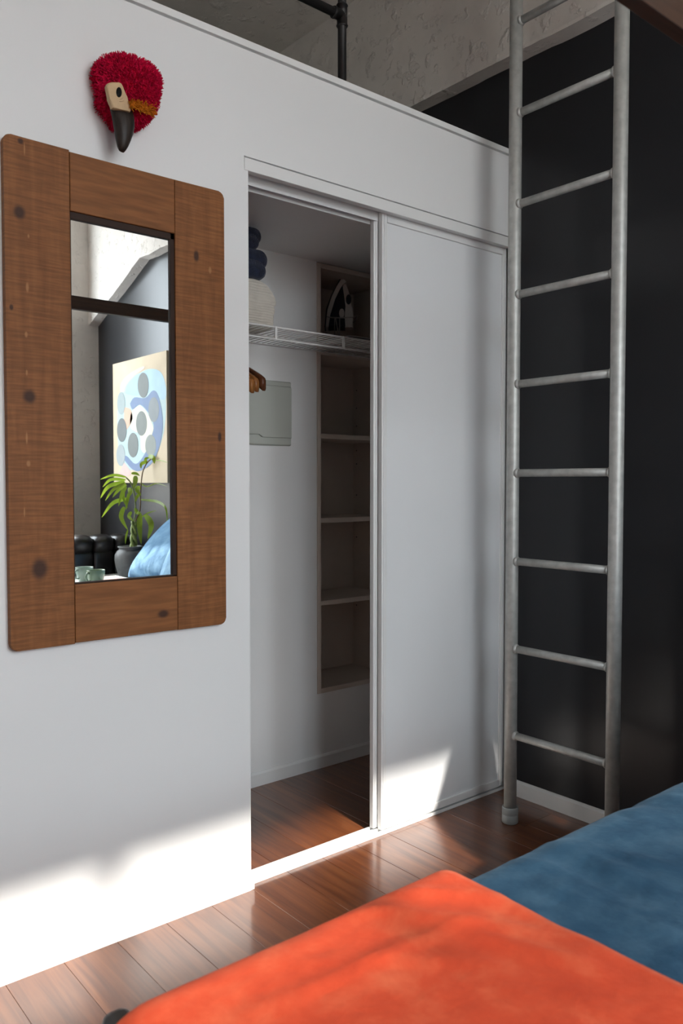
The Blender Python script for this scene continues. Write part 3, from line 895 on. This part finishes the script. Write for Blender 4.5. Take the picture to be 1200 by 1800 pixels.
# cream face plate
PY = YW - 0.086
fpts = [(385, 470), (400, 438), (440, 424), (530, 424), (560, 440), (582, 480), (625, 600), (672, 745), (665, 775), (560, 750), (455, 728), (420, 620)]
prism('face_plate', [(pq(a, b, PY).x, pq(a, b, PY).z) for a, b in fpts], 'y', PY, PY + 0.016, plain('pale_carved_wood', (0.55, 0.37, 0.20), 0.5, var=0.12, vscale=30), pa, 0.004, 3)
EY = plain('glossy_black', (0.003, 0.003, 0.003), 0.5, spec=0.1)
V, F = [], []
ec = pq(527, 548, PY)
ex = abs(pq(560, 548, PY).x - ec.x); ez = abs(pq(527, 610, PY).z - ec.z)
bm = bmesh.new()
bmesh.ops.create_uvsphere(bm, u_segments=20, v_segments=10, radius=1)
bmesh.ops.scale(bm, verts=bm.verts[:], vec=(ex, 0.002, ez))
bmesh.ops.rotate(bm, verts=bm.verts[:], cent=(0, 0, 0), matrix=Matrix.Rotation(R(8), 3, 'Y'))
bmesh.ops.translate(bm, verts=bm.verts[:], vec=ec)
bm_obj('eye', bm, EY, pa, True)
bwn = plain('brown_paint', (0.16, 0.06, 0.02), 0.6)
for (a, b), (c, d) in (((535, 632), (575, 612)), ((533, 655), (585, 648))):
    tube('eye_line', [pq(a, b, PY - 0.0003), pq((a + c) / 2, (b + d) / 2 + 6, PY - 0.0003), pq(c, d, PY - 0.0003)], 0.0003, bwn, pa, 6)
# beak
BK = plain('dark_carved_wood', (0.026, 0.018, 0.014), 0.42, spec=0.25, var=0.35, vscale=40, stretch=(6, 6, 1))
secs = [(728, 446, 690, .012), (790, 462, 712, .016), (860, 478, 722, .018), (940, 492, 720, .019), (1020, 504, 705, .018), (1100, 518, 678, .016), (1170, 532, 648, .012), (1212, 550, 622, .008), (1228, 570, 604, .003)]
bm = bmesh.new()
rows = []
for (y, xl, xr, dp) in secs:
    a, b = pq(xl, y, PY + 0.012), pq(xr, y + 12, PY + 0.012)
    c = (a + b) / 2; w = (b - a).length / 2
    row = []
    for k in range(16):
        t = 2 * math.pi * k / 16
        yy = -dp * math.sin(t) * (1.0 if math.sin(t) > 0 else 0.7)
        fl = abs(math.cos(t)) ** 0.8 * (1 if math.cos(t) > 0 else -1)
        row.append(bm.verts.new((c.x + w * fl, c.y + 0.010 + yy, c.z + (b.z - a.z) / 2 * fl)))
    rows.append(row)
for k in range(len(rows) - 1):
    for i in range(16): bm.faces.new((rows[k][i], rows[k][(i + 1) % 16], rows[k + 1][(i + 1) % 16], rows[k + 1][i]))
bm.faces.new(rows[0]); bm.faces.new(rows[-1][::-1])
bm_obj('beak', bm, BK, pa, True)

# ------------------------------------------------------------------ timber canopy rail over the bed
cr_ = root('canopy_rail', 'dark brown timber rail overhead along the bed', 'timber rail', (-0.62, 0.63, 0))
box('beam', -0.66, XD, 0.617, 0.642, 1.822, 1.873, WOODC, cr_, 0.0015)
box('post', -0.66, -0.59, 0.600, 0.660, 0.0, 1.822, WOODC, cr_, 0.002)

# ------------------------------------------------------------------ bed
BX0, BX1, BY0, BY1, BZ = 0.322, 2.335, -0.73, 0.808, 0.575
bed = root('bed', 'low bed under a blue suede-look cover by the charcoal wall', 'bed', ((BX0 + BX1) / 2, 0.04, 0))
BF = plain('black_bed_frame', (0.015, 0.013, 0.012), 0.4, var=0.2)
boxes('bed_frame', [(BX0 + 0.05, BX1, BY0 + 0.05, BY1 - 0.05, 0.20, 0.28)], BF, bed, 0.004)
for a in (BX0 + 0.06, BX1 - 0.12):
    for b_ in (BY0 + 0.06, BY1 - 0.12):
        box('leg', a, a + 0.06, b_, b_ + 0.06, 0.0, 0.20, BF, bed, 0.003)
for a, b_ in ((BY1 - 0.016, BY1 + 0.036), (BY0 - 0.036, BY0 + 0.016)):
    box('foot_post', 0.352, 0.385, a, b_, 0.0, BZ - 0.013, BF, bed, 0.012, 4)
box('mattress', BX0 + 0.04, BX1 - 0.01, BY0 + 0.04, BY1 - 0.04, 0.28, BZ - 0.02, plain('mattress_ticking', (0.6, 0.6, 0.58), 0.8), bed, 0.04, 4)

def suede(name, c0, c1, c2, sheen, cord=False):
    m, nt, b = new_mat(name); L = nt.links.new
    geo = N(nt, 'ShaderNodeNewGeometry')
    n1 = N(nt, 'ShaderNodeTexNoise'); n1.inputs['Scale'].default_value = 11.0; n1.inputs['Detail'].default_value = 7; n1.inputs['Roughness'].default_value = 0.62; n1.inputs['Distortion'].default_value = 0.25
    L(geo.outputs['Position'], n1.inputs['Vector'])
    cr = N(nt, 'ShaderNodeValToRGB'); e = cr.color_ramp.elements
    e[0].position = 0.30; e[0].color = rgba(c0); e[1].position = 0.72; e[1].color = rgba(c2)
    k = e.new(0.5); k.color = rgba(c1)
    L(n1.outputs['Fac'], cr.inputs[0]); L(cr.outputs[0], b.inputs['Base Color'])
    b.inputs['Roughness'].default_value = 0.95
    b.inputs['Specular IOR Level'].default_value = 0.15
    b.inputs['Sheen Weight'].default_value = sheen; b.inputs['Sheen Roughness'].default_value = 0.45
    b.inputs['Sheen Tint'].default_value = rgba([min(1, c * 1.6 + 0.15) for c in c2])
    n2 = N(nt, 'ShaderNodeTexNoise'); n2.inputs['Scale'].default_value = 26; n2.inputs['Detail'].default_value = 6
    L(geo.outputs['Position'], n2.inputs['Vector'])
    h = n2.outputs['Fac']
    if cord:
        wv = N(nt, 'ShaderNodeTexWave'); wv.inputs['Scale'].default_value = 130; wv.inputs['Distortion'].default_value = 0.4
        mp = N(nt, 'ShaderNodeMapping'); mp.inputs['Rotation'].default_value = (0, 0, R(62))
        L(geo.outputs['Position'], mp.inputs['Vector']); L(mp.outputs[0], wv.inputs['Vector'])
        ma = N(nt, 'ShaderNodeMath', operation='MULTIPLY_ADD'); ma.inputs[1].default_value = 0.08
        L(wv.outputs['Fac'], ma.inputs[0]); L(h, ma.inputs[2]); h = ma.outputs[0]
    bp = N(nt, 'ShaderNodeBump'); bp.inputs['Strength'].default_value = 0.55; bp.inputs['Distance'].default_value = 0.008
    L(h, bp.inputs['Height']); L(bp.outputs[0], b.inputs['Normal'])
    return m
BLUE = suede('blue_suede_cloth', (0.016, 0.050, 0.092), (0.028, 0.078, 0.132), (0.062, 0.130, 0.195), 0.22)
ORANGE = suede('orange_corduroy', (0.66, 0.064, 0.024), (0.78, 0.090, 0.034), (0.90, 0.165, 0.070), 0.22, True)

def drape1(a, lo, hi, r):
    """flat cloth coordinate -> (position, drop)."""
    if a > hi - r:
        s = a - (hi - r)
        if s < r * math.pi / 2: return hi - r + r * math.sin(s / r), r * (1 - math.cos(s / r))
        return hi, r + (s - r * math.pi / 2)
    if a < lo + r:
        s = (lo + r) - a
        if s < r * math.pi / 2: return lo + r - r * math.sin(s / r), r * (1 - math.cos(s / r))
        return lo, r + (s - r * math.pi / 2)
    return a, 0.0
def seg_dist(p, a, b):
    d = b - a; t = max(0, min(1, (p - a).dot(d) / d.length_squared))
    return (p - a - d * t).length, t
def cloth(name, u0, u1, v0, v1, du, box_, r, seed, mat, parent, crease, thick=0.010, amp=0.006):
    x0, x1, y0, y1, zt = box_
    nu, nv = max(2, int((u1 - u0) / du)), max(2, int((v1 - v0) / du))
    V, F = [], []
    for i in range(nu + 1):
        for j in range(nv + 1):
            a = u0 + (u1 - u0) * i / nu; b = v0 + (v1 - v0) * j / nv
            px, dx = drape1(a, x0, x1, r); py, dy = drape1(b, y0, y1, r)
            drop = dx + dy
            side = min(1.0, drop / 0.12)
            q = Vector((a, b, seed))
            h = mnoise.noise(q * 2.2) * amp * 1.5 + mnoise.noise(q * 6.0) * amp * 0.7 + (abs(mnoise.noise(q * 4.0 + Vector((9, 3, 1)))) - 0.2) * -amp * 1.2
            p2 = Vector((a, b))
            for (ca, cb, hh, ww) in crease:
                d, t = seg_dist(p2, ca, cb)
                h += hh * math.exp(-(d / ww) ** 2) * math.sin(math.pi * (0.12 + 0.76 * t))
            z = zt - drop + h * (1 - side)
            # folds on the hanging side
            wob = math.sin(a * 19 + seed) * 0.010 + mnoise.noise(Vector((a * 6, b, seed))) * 0.012
            if dy > r * 0.4: py += (1 if b > 0 else -1) * (wob * min(1, (dy - r * 0.4) / 0.15) + h * side)
            if dx > r * 0.4: px += (1 if a > 1.3 else -1) * (mnoise.noise(Vector((b * 6, a, seed))) * 0.012 * min(1, (dx - r * 0.4) / 0.15))
            V.append((px, py, z))
    W_ = nv + 1
    for i in range(nu):
        for j in range(nv):
            F.append((i * W_ + j, (i + 1) * W_ + j, (i + 1) * W_ + j + 1, i * W_ + j + 1))
    o = mesh_obj(name, V, F, mat, parent, True)
    so = o.modifiers.new('thickness', 'SOLIDIFY'); so.thickness = thick; so.offset = -1.0
    return o
def fp(px, py, z=0.575):
    r = ray(px, py); p = EYEV + r * ((z - EYE) / r.z); return Vector((p.x, p.y))
cre_b = [(fp(930, 1460), fp(1190, 1575), 0.006, 0.016), (fp(1000, 1480), fp(1200, 1530), 0.005, 0.012), (fp(960, 1500), fp(1140, 1590), -0.005, 0.016), (fp(1050, 1390), fp(1200, 1420), -0.006, 0.025), (fp(880, 1500), fp(1010, 1540), 0.004, 0.010), (fp(1080, 1425), fp(1110, 1440), -0.006, 0.008),
         (fp(1060, 1600), fp(1195, 1650), 0.004, 0.012), (fp(940, 1540), fp(1080, 1620), 0.003, 0.010)]
cloth('duvet', 0.80, BX1 - 0.005, BY0 - 0.36, BY1 + 0.36, 0.013, (BX0 - 0.6, BX1 + 0.4, BY0, BY1, BZ), 0.075, 1.3, BLUE, bed, cre_b, 0.012, 0.006)
BT = BZ + 0.012
XE = 0.853
cre_o = [(fp(430, 1795, BT), fp(840, 1612, BT), 0.0050, 0.009), (fp(620, 1600, BT), fp(940, 1640, BT), 0.0055, 0.012), (fp(690, 1570, BT), fp(880, 1580, BT), 0.005, 0.011), (fp(800, 1640, BT), fp(1060, 1710, BT), 0.005, 0.012),
         (fp(500, 1700, BT), fp(640, 1690, BT), 0.003, 0.012), (fp(640, 1690, BT), fp(860, 1700, BT), 0.004, 0.010), (fp(560, 1620, BT), fp(700, 1600, BT), 0.004, 0.010),
         (fp(860, 1600, BT), fp(1010, 1640, BT), -0.004, 0.016)]
th = cloth('throw_blanket', BX0 - 0.30, XE, BY0 - 0.30, BY1 + 0.34, 0.010, (BX0, BX1 + 0.4, BY0 - 0.014, BY1 + 0.026, BT + 0.006), 0.072, 4.7, ORANGE, None, cre_o, 0.010, 0.004)
tag(th, 'orange corduroy throw spread over the foot of the blue bed', 'throw')

# pillows
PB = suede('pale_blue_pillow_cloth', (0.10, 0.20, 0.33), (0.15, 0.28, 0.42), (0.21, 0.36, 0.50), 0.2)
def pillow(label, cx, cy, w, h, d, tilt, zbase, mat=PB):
    p = bpy.data.objects.new('pillow', None)
    bm = bmesh.new()
    nu, nv = 36, 30
    front, backr = [], []
    rows = {}
    for s in (-1, 1):
        for i in range(nu + 1):
            for j in range(nv + 1):
                u, v = -1 + 2 * i / nu, -1 + 2 * j / nv
                e = max(0, (1 - abs(u) ** 3.2)) * max(0, (1 - abs(v) ** 3.2))
                th_ = d / 2 * e ** 0.45
                pinch = 1 - 0.07 * (abs(u) ** 2) * (1 - abs(v)) * 0 - 0.05 * (1 - abs(v) ** 2) * abs(u) ** 4
                ruf = 0.010 * math.sin(u * 42 + 3 * math.sin(v * 5)) * max(0, abs(v) - 0.55) * (th_ / d)
                x = s * (th_ + ruf) + mnoise.noise(Vector((u * 2.2, v * 2.2, s * 3 + cy))) * 0.012 * e
                y = u * w / 2 * (1 - 0.05 * (1 - abs(v) ** 2) * abs(u) ** 4)
                z = v * h / 2 * (1 - 0.05 * (1 - abs(u) ** 2) * abs(v) ** 4)
                key = (i, j, s if 0 < i < nu and 0 < j < nv else 0)
                if key not in rows:
                    rows[key] = bm.verts.new((x if key[2] else 0, y, z))
    def g(i, j, s): return rows[(i, j, s if 0 < i < nu and 0 < j < nv else 0)]
    for s in (-1, 1):
        for i in range(nu):
            for j in range(nv):
                try: bm.faces.new([g(i, j, s), g(i + 1, j, s), g(i + 1, j + 1, s), g(i, j + 1, s)])
                except ValueError: pass
    bmesh.ops.rotate(bm, verts=bm.verts[:], cent=(0, 0, 0), matrix=Matrix.Rotation(tilt, 3, 'Y'))
    zmin = min(v.co.z for v in bm.verts)
    bmesh.ops.translate(bm, verts=bm.verts[:], vec=(cx, cy, zbase - zmin))
    bpy.data.objects.remove(p)
    o = bm_obj('pillow', bm, mat, None, True)
    return tag(o, label, 'pillow', 'pillows at the head of the bed')
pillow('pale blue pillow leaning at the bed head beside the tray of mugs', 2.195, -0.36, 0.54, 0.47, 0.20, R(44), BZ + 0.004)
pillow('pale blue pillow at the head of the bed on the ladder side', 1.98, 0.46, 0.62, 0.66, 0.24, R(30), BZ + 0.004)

# ------------------------------------------------------------------ nightstand, pot plant, tray, mugs (seen in the mirror)
NS = root('nightstand', 'white bedside table beyond the bed with the plant on it', 'table', (2.08, -0.95, 0))
NT = 0.566
box('table_top', 1.80, 2.34, -1.12, -0.775, NT - 0.025, NT, TRIMW, NS, 0.003)
box('drawer', 1.83, 2.31, -1.10, -0.79, NT - 0.16, NT - 0.025, TRIMW, NS, 0.003)
for a in (1.83, 2.27):
    for b_ in (-1.10, -0.83): box('leg', a, a + 0.04, b_, b_ + 0.04, 0, NT - 0.16, TRIMW, NS, 0.003)
PYY = -0.90
pc = mir_y(229, 1000, PYY)
pc.x = mir_y(229.5, 1000, PYY).x
PT = plain('grey_stoneware', (0.13, 0.13, 0.125), 0.55, var=0.25, vscale=18, bump=0.3, bscale=40)
pl = root('potted_plant', 'leafy green plant with twisted stem in a grey stoneware jar', 'plant', (pc.x, PYY, NT))
sc = 1.0
v, f = lathe_data([(0.064, 0.0), (0.072, 0.006), (0.088, 0.06), (0.096, 0.105), (0.094, 0.135), (0.080, 0.158), (0.068, 0.167), (0.067, 0.174), (0.076, 0.181), (0.076, 0.187), (0.066, 0.189), (0.060, 0.180), (0.060, 0.160), (0.0, 0.160)], pc.x, PYY, NT + 0.0005, 40)
mesh_obj('jar', v, f, PT, pl, True)
def zp(x, y, dy=0.0):
    q = (100 + x / 4.7375, 680 + y / 4.7375)
    p = mir_y(*q, PYY + dy)
    return p if p.x < 2.285 else mir_x(*q, 2.285)
STM = plain('cane_green', (0.22, 0.27, 0.07), 0.5, var=0.35, vscale=60)
STB = plain('cane_brown', (0.16, 0.09, 0.03), 0.6, var=0.3, vscale=60)
base, top = zp(637, 1350), zp(640, 1120)
for k in range(3):
    pts = []
    for q in range(20):
        t = q / 19
        c = base.lerp(top, t); a = t * 7.5 + k * 2 * math.pi / 3
        rad_ = 0.016 * (1 - 0.35 * t)
        pts.append(c + Vector((math.cos(a) * rad_, math.sin(a) * rad_, -0.03 * (1 - t))))
    tube('cane', pts, [0.011 * (1 - 0.3 * q / 19) for q in range(20)], STM, pl, 8)
tube('stem', smooth_path([zp(640, 1130), zp(655, 1000), zp(640, 880), zp(615, 800), zp(575, 755)], 5), 0.0045, STM, pl, 8)
tube('stem', smooth_path([zp(650, 1120, .01), zp(690, 1030, .01), zp(697, 860, .01), zp(712, 720, .01), zp(745, 640, .01), zp(790, 595, .01)], 5), 0.0040, STB, pl, 8)
def leafmat(name, c, tr):
    m, nt, b = new_mat(name); L = nt.links.new
    n1 = N(nt, 'ShaderNodeTexNoise'); n1.inputs['Scale'].default_value = 25
    cr = N(nt, 'ShaderNodeValToRGB'); cr.color_ramp.elements[0].color = rgba([q * 0.75 for q in c]); cr.color_ramp.elements[1].color = rgba([min(1, q * 1.25) for q in c])
    geo = N(nt, 'ShaderNodeNewGeometry'); L(geo.outputs['Position'], n1.inputs['Vector']); L(n1.outputs['Fac'], cr.inputs[0])
    L(cr.outputs[0], b.inputs['Base Color']); b.inputs['Roughness'].default_value = 0.35
    tl = N(nt, 'ShaderNodeBsdfTranslucent'); L(cr.outputs[0], tl.inputs[0])
    ms = N(nt, 'ShaderNodeMixShader'); ms.inputs[0].default_value = tr
    out = [q for q in nt.nodes if q.type == 'OUTPUT_MATERIAL'][0]
    L(b.outputs[0], ms.inputs[1]); L(tl.outputs[0], ms.inputs[2]); L(ms.outputs[0], out.inputs['Surface'])
    return m
LY = LG = LD = LW = leafmat('leaf_green', (0.30, 0.42, 0.04), 0.42)
def leaf(pts, w, mat, dy0=0.0, dy1=0.05):
    n_ = len(pts)
    P = smooth_path([zp(x, y, dy0 + (dy1 - dy0) * i / (n_ - 1)) for i, (x, y) in enumerate(pts)], 6)
    V, F = [], []
    m_ = len(P)
    for i, p in enumerate(P):
        t = (P[min(i + 1, m_ - 1)] - P[max(i - 1, 0)]).normalized()
        view = Vector((0.42, -0.9, 0.0)).normalized()
        sdir = t.cross(view).normalized()
        s = i / (m_ - 1)
        ww = w * (math.sin(math.pi * min(1, 0.06 + 0.94 * s) ** 0.75) ** 0.9 if s < 0.999 else 0.02) / 2
        ww = max(ww, 0.0003)
        V += [p - sdir * ww, p + view * ww * -0.25, p + sdir * ww]
    for i in range(m_ - 1):
        a = i * 3
        F += [(a, a + 1, a + 4, a + 3), (a + 1, a + 2, a + 5, a + 4)]
    o = mesh_obj('leaf', V, F, mat, pl, True)
    return o
for pts, w, mt, d in (([(575, 752), (470, 735), (358, 772)], .017, LY, .03), ([(572, 775), (450, 772), (380, 836)], .020, LY, .06), ([(565, 790), (430, 830), (360, 932)], .024, LY, .02),
                      ([(570, 800), (470, 855), (402, 948)], .020, LG, .08), ([(580, 815), (520, 850), (462, 922)], .024, LW, .05), ([(575, 830), (545, 880), (512, 995)], .026, LY, .07),
                      ([(598, 930), (470, 965), (372, 1088)], .024, LY, .04), ([(560, 1000), (535, 1085), (592, 1195)], .028, LG, .07), ([(690, 1050), (688, 1170), (702, 1312)], .034, LY, .06),
                      ([(735, 1065), (785, 1150), (755, 1268)], .036, LY, .05), ([(700, 940), (830, 955), (905, 1010), (918, 1140)], .016, LG, .05), ([(620, 720), (660, 722), (690, 742)], .018, LG, .04),
                      ([(655, 740), (652, 790), (640, 850)], .030, LY, .07), ([(760, 582), (800, 590), (812, 640)], .030, LD, .03), ([(690, 830), (668, 860), (700, 905)], .030, LD, .05), ([(750, 625), (705, 640), (700, 682)], .022, LD, .05),
                      ([(820, 612), (870, 614), (930, 635)], .006, LD, .02), ([(650, 1010), (672, 1050), (695, 1040)], .022, LD, .05), ([(605, 870), (585, 950), (575, 1025)], .020, LG, .06), ([(690, 890), (665, 920), (655, 960)], .018, LD, .03),
                      ([(745, 640), (740, 600), (770, 590)], .02, LD, .04), ([(600, 840), (610, 880), (590, 920)], .026, LY, .08), ([(620, 1040), (600, 1080), (640, 1120)], .022, LY, .08), ([(690, 800), (750, 830), (830, 805), (920, 830)], .006, LG, .03),
                      ([(700, 1090), (760, 1050), (830, 1030)], .008, LG, .04), ([(560, 820), (555, 930), (590, 1010)], .016, LW, .07), ([(590, 1190), (575, 1250), (570, 1310)], .012, LD, .05)):
    leaf(pts, w, mt, 0.0, d)

TRZ = BZ + 0.012
tray = root('serving_tray', 'white tray with a pink napkin on the bed under the mugs', 'tray', (1.86, -0.56, TRZ))
boxes('tray_base', [(1.60, 2.00, -0.735, -0.36, TRZ, TRZ + 0.008)], TRIMW, tray, 0.002)
boxes('tray_rim', [(1.60, 2.00, -0.741, -0.733, TRZ, TRZ + 0.013), (1.60, 2.00, -0.362, -0.354, TRZ, TRZ + 0.013), (1.594, 1.602, -0.741, -0.354, TRZ, TRZ + 0.013), (1.998, 2.006, -0.741, -0.354, TRZ, TRZ + 0.013)], TRIMW, tray, 0.001)
nk = box('cloth_napkin', 1.86, 1.985, -0.725, -0.58, TRZ + 0.0082, TRZ + 0.012, plain('pink_linen', (0.70, 0.38, 0.33), 0.9, var=0.15, vscale=40), None, 0.001)
tag(nk, 'pink folded napkin on the white tray', 'napkin')
SAGE = plain('sage_glaze', (0.20, 0.27, 0.18), 0.25, var=0.06, vscale=20)
SAGE2 = plain('pale_sage_glaze', (0.32, 0.40, 0.34), 0.25, var=0.06, vscale=20)
def mug(name, label, px0, px1, yrim, Y, mat):
    a, b = mir_y(px0, yrim, Y), mir_y(px1, yrim, Y)
    c = (a + b) / 2; r = (b.x - a.x) / 2 * 0.93
    z0 = TRZ + 0.0085
    h = a.z - z0
    o = root(name, label, 'mug', (c.x, Y, z0), 'mugs on the tray')
    v, f = lathe_data([(r * 0.62, 0), (r * 0.70, 0.002), (r * 0.86, h * 0.3), (r * 0.96, h * 0.7), (r, h), (r * 0.99, h + 0.0015), (r * 0.95, h), (r * 0.90, h * 0.6), (r * 0.7, 0.012), (0.0, 0.008)], c.x, Y, z0, 36)
    mesh_obj('cup', v, f, mat, o, True)
    d = Vector((-0.93, 0.36, 0)).normalized()
    ctr = Vector((c.x, Y, z0))
    P = [ctr + d * (r * 0.90) + Vector((0, 0, h * 0.80)), ctr + d * (r * 1.25) + Vector((0, 0, h * 0.84)), ctr + d * (r * 1.48) + Vector((0, 0, h * 0.58)), ctr + d * (r * 1.3) + Vector((0, 0, h * 0.28)), ctr + d * (r * 0.82) + Vector((0, 0, h * 0.24))]
    tube('handle', smooth_path(P, 6), 0.0045, mat, o, 10)
mug('mug', 'sage green mug nearer the pink napkin on the tray', 152, 184.5, 1003.5, -0.50, SAGE)
mug('mug', 'pale blue-green mug behind the sage mug on the tray', 132, 164, 998.5, -0.63, SAGE2)

# ------------------------------------------------------------------ tufted black leather armchair in the corner
LEA = plain('black_leather', (0.012, 0.009, 0.009), 0.28, spec=0.6, var=0.2, vscale=20, bump=0.12, bscale=120, bdist=0.001)
ac = root('leather_armchair', 'black tufted leather armchair in the corner below the painting', 'armchair', (2.0, -1.45, 0))
AX0, AX1, AY0, AY1 = 1.62, 2.345, -1.78, -1.15
boxes('seat_base', [(AX0 + 0.03, AX1 - 0.02, AY0, AY1 - 0.05, 0.08, 0.40)], LEA, ac, 0.02)
# channelled back facing the bed: vertical pads and a rolled tufted top
npad = 5
for k in range(npad):
    a = AX0 + 0.02 + (AX1 - AX0 - 0.04) * k / npad; b_ = AX0 + 0.02 + (AX1 - AX0 - 0.04) * (k + 1) / npad
    bm = bmesh.new(); add_box(bm, a + 0.001, b_ - 0.001, AY1 - 0.13, AY1 - 0.01, 0.30, 0.715, 0.022, 4)
    bm_obj('channel_pad', bm, LEA, ac, True)
    bm = bmesh.new()
    rows = []
    for q in range(13):
        t = q / 12
        xx = a + (b_ - a) * t
        bul = math.sin(math.pi * t) ** 0.45
        row = []
        for s in range(18):
            an = 2 * math.pi * s / 18
            rr = 0.045 + 0.030 * bul + 0.006 * math.sin(an * 3) * bul
            row.append(bm.verts.new((xx, AY1 - 0.075 + rr * 1.25 * math.cos(an), 0.752 + rr * math.sin(an) - 0.012 * (xx - AX0))))
        rows.append(row)
    for q in range(12):
        for s in range(18): bm.faces.new((rows[q][s], rows[q][(s + 1) % 18], rows[q + 1][(s + 1) % 18], rows[q + 1][s]))
    bm.faces.new(rows[0]); bm.faces.new(rows[-1][::-1])
    bm_obj('top_roll', bm, LEA, ac, True)
for k in range(npad + 1):
    xx = AX0 + 0.02 + (AX1 - AX0 - 0.04) * k / npad
    bm = bmesh.new(); bmesh.ops.create_uvsphere(bm, u_segments=10, v_segments=6, radius=0.012)
    bmesh.ops.translate(bm, verts=bm.verts[:], vec=(xx, AY1 - 0.030, 0.777))
    bm_obj('button', bm, LEA, ac, True)
boxes('seat_cushion', [(AX0 + 0.05, AX1 - 0.04, AY0 + 0.02, AY1 - 0.14, 0.40, 0.52)], LEA, ac, 0.03)
for a in (AX0 + 0.05, AX1 - 0.09):
    for b_ in (AY0 + 0.03, AY1 - 0.12): box('leg', a, a + 0.04, b_, b_ + 0.04, 0.0, 0.09, BF, ac, 0.003)

# ------------------------------------------------------------------ abstract painting on the charcoal wall
XPN = XD - 0.055
pn = root('canvas_painting', 'square abstract canvas with grey dots and blue swirls on the charcoal wall', 'painting', (XD, -1.14, 1.54))
cY0, cY1, cZ0, cZ1 = mir_x(198.5, 700, XPN).y, mir_x(293, 700, XPN).y, 1.142, 1.938
def flat(name, l2, c, d, conv=None):
    pts = [mir_x(*q, XPN - d) for q in l2]
    if len(pts) < 24: pts = smooth_path(pts + [pts[0]], 4)[:-1]
    P = [(min(max(p.y, cY0 + .002), cY1 - .002), min(max(p.z, cZ0 + .002), cZ1 - .002)) for p in pts]
    c = [q * 0.8 for q in c]
    m_ = plain('paint_' + name + '_%02d' % len(MATS), c, 0.6, var=0.06, vscale=12)
    prism(name, P, 'x', XPN - d, XPN - 0.0002 if d < 0.0003 else XPN - d + 0.0005, m_, pn)
z3 = lambda l: [(100 + a / 4.7375, 680 + b / 4.7375) for a, b in l]
z2 = lambda l: [(100 + a / 5.0, 360 + b / 5.0) for a, b in l]
def ell(cx, cy, rx, ry, n_=28): return [(cx + rx * math.cos(2 * math.pi * k / n_), cy + ry * math.sin(2 * math.pi * k / n_)) for k in range(n_)]
CAN = plain('canvas_ground', (0.60, 0.49, 0.34), 0.7, var=0.14, vscale=3.0)
box('canvas', XPN, XD - 0.0005, cY0, cY1, cZ0, cZ1, CAN, pn, 0.002)
flat('painted_field', z3([(535, 40), (600, -60), (700, -120), (800, -130), (880, -90), (905, 60), (905, 250), (880, 420), (830, 560), (760, 660), (640, 690), (560, 690), (520, 600), (505, 400), (505, 200)]), (0.50, 0.66, 0.66), 0.0004)
flat('painted_field', z2([(600, 1660), (620, 1580), (700, 1500), (800, 1445), (900, 1460), (950, 1560), (955, 1700), (880, 1700), (800, 1650), (700, 1680)]), (0.42, 0.62, 0.72), 0.0008)
flat('painted_arc', z2([(556, 1645), (560, 1570), (620, 1495), (745, 1422), (765, 1440), (670, 1510), (605, 1590), (590, 1640)]), (0.80, 0.62, 0.52), 0.0012)
flat('painted_patch', z3([(560, 170), (610, 185), (630, 260), (600, 330), (560, 360)]), (0.78, 0.48, 0.34), 0.0012)
flat('painted_patch', z3([(560, 630), (610, 700), (600, 740), (520, 730)]), (0.80, 0.55, 0.50), 0.0012)
flat('painted_centre', z3([(690, 150), (620, 210), (610, 330), (650, 370), (690, 400), (700, 520), (740, 545), (790, 400), (800, 330), (745, 205)]), (0.82, 0.80, 0.64), 0.0012)
flat('painted_crescent', z3([(608, 140), (645, 88), (735, 92), (800, 30), (845, 80), (880, 260), (868, 430), (810, 610), (715, 690), (640, 695), (560, 605), (578, 575), (655, 642), (730, 560), (785, 420), (805, 320), (760, 215), (690, 148), (630, 188)]), (0.17, 0.25, 0.42), 0.0016)
for (cx, cy, rx, ry, c) in ((251.4, 677, 9.6, 22, (0.17, 0.19, 0.18)), (212.8, 709, 7.0, 20, (0.36, 0.43, 0.43)), (214, 756, 8.4, 21, (0.16, 0.18, 0.18)), (248.4, 744.3, 9.5, 21.7, (0.20, 0.22, 0.20)),
                            (233.6, 782.3, 9.1, 21.7, (0.17, 0.19, 0.18)), (270, 720, 9.3, 22, (0.24, 0.27, 0.28)), (264.6, 783, 9.5, 19, (0.28, 0.31, 0.28)), (212, 800, 7.5, 19, (0.40, 0.45, 0.46))):
    flat('painted_dot', ell(cx, cy, rx, ry), c, 0.0020)
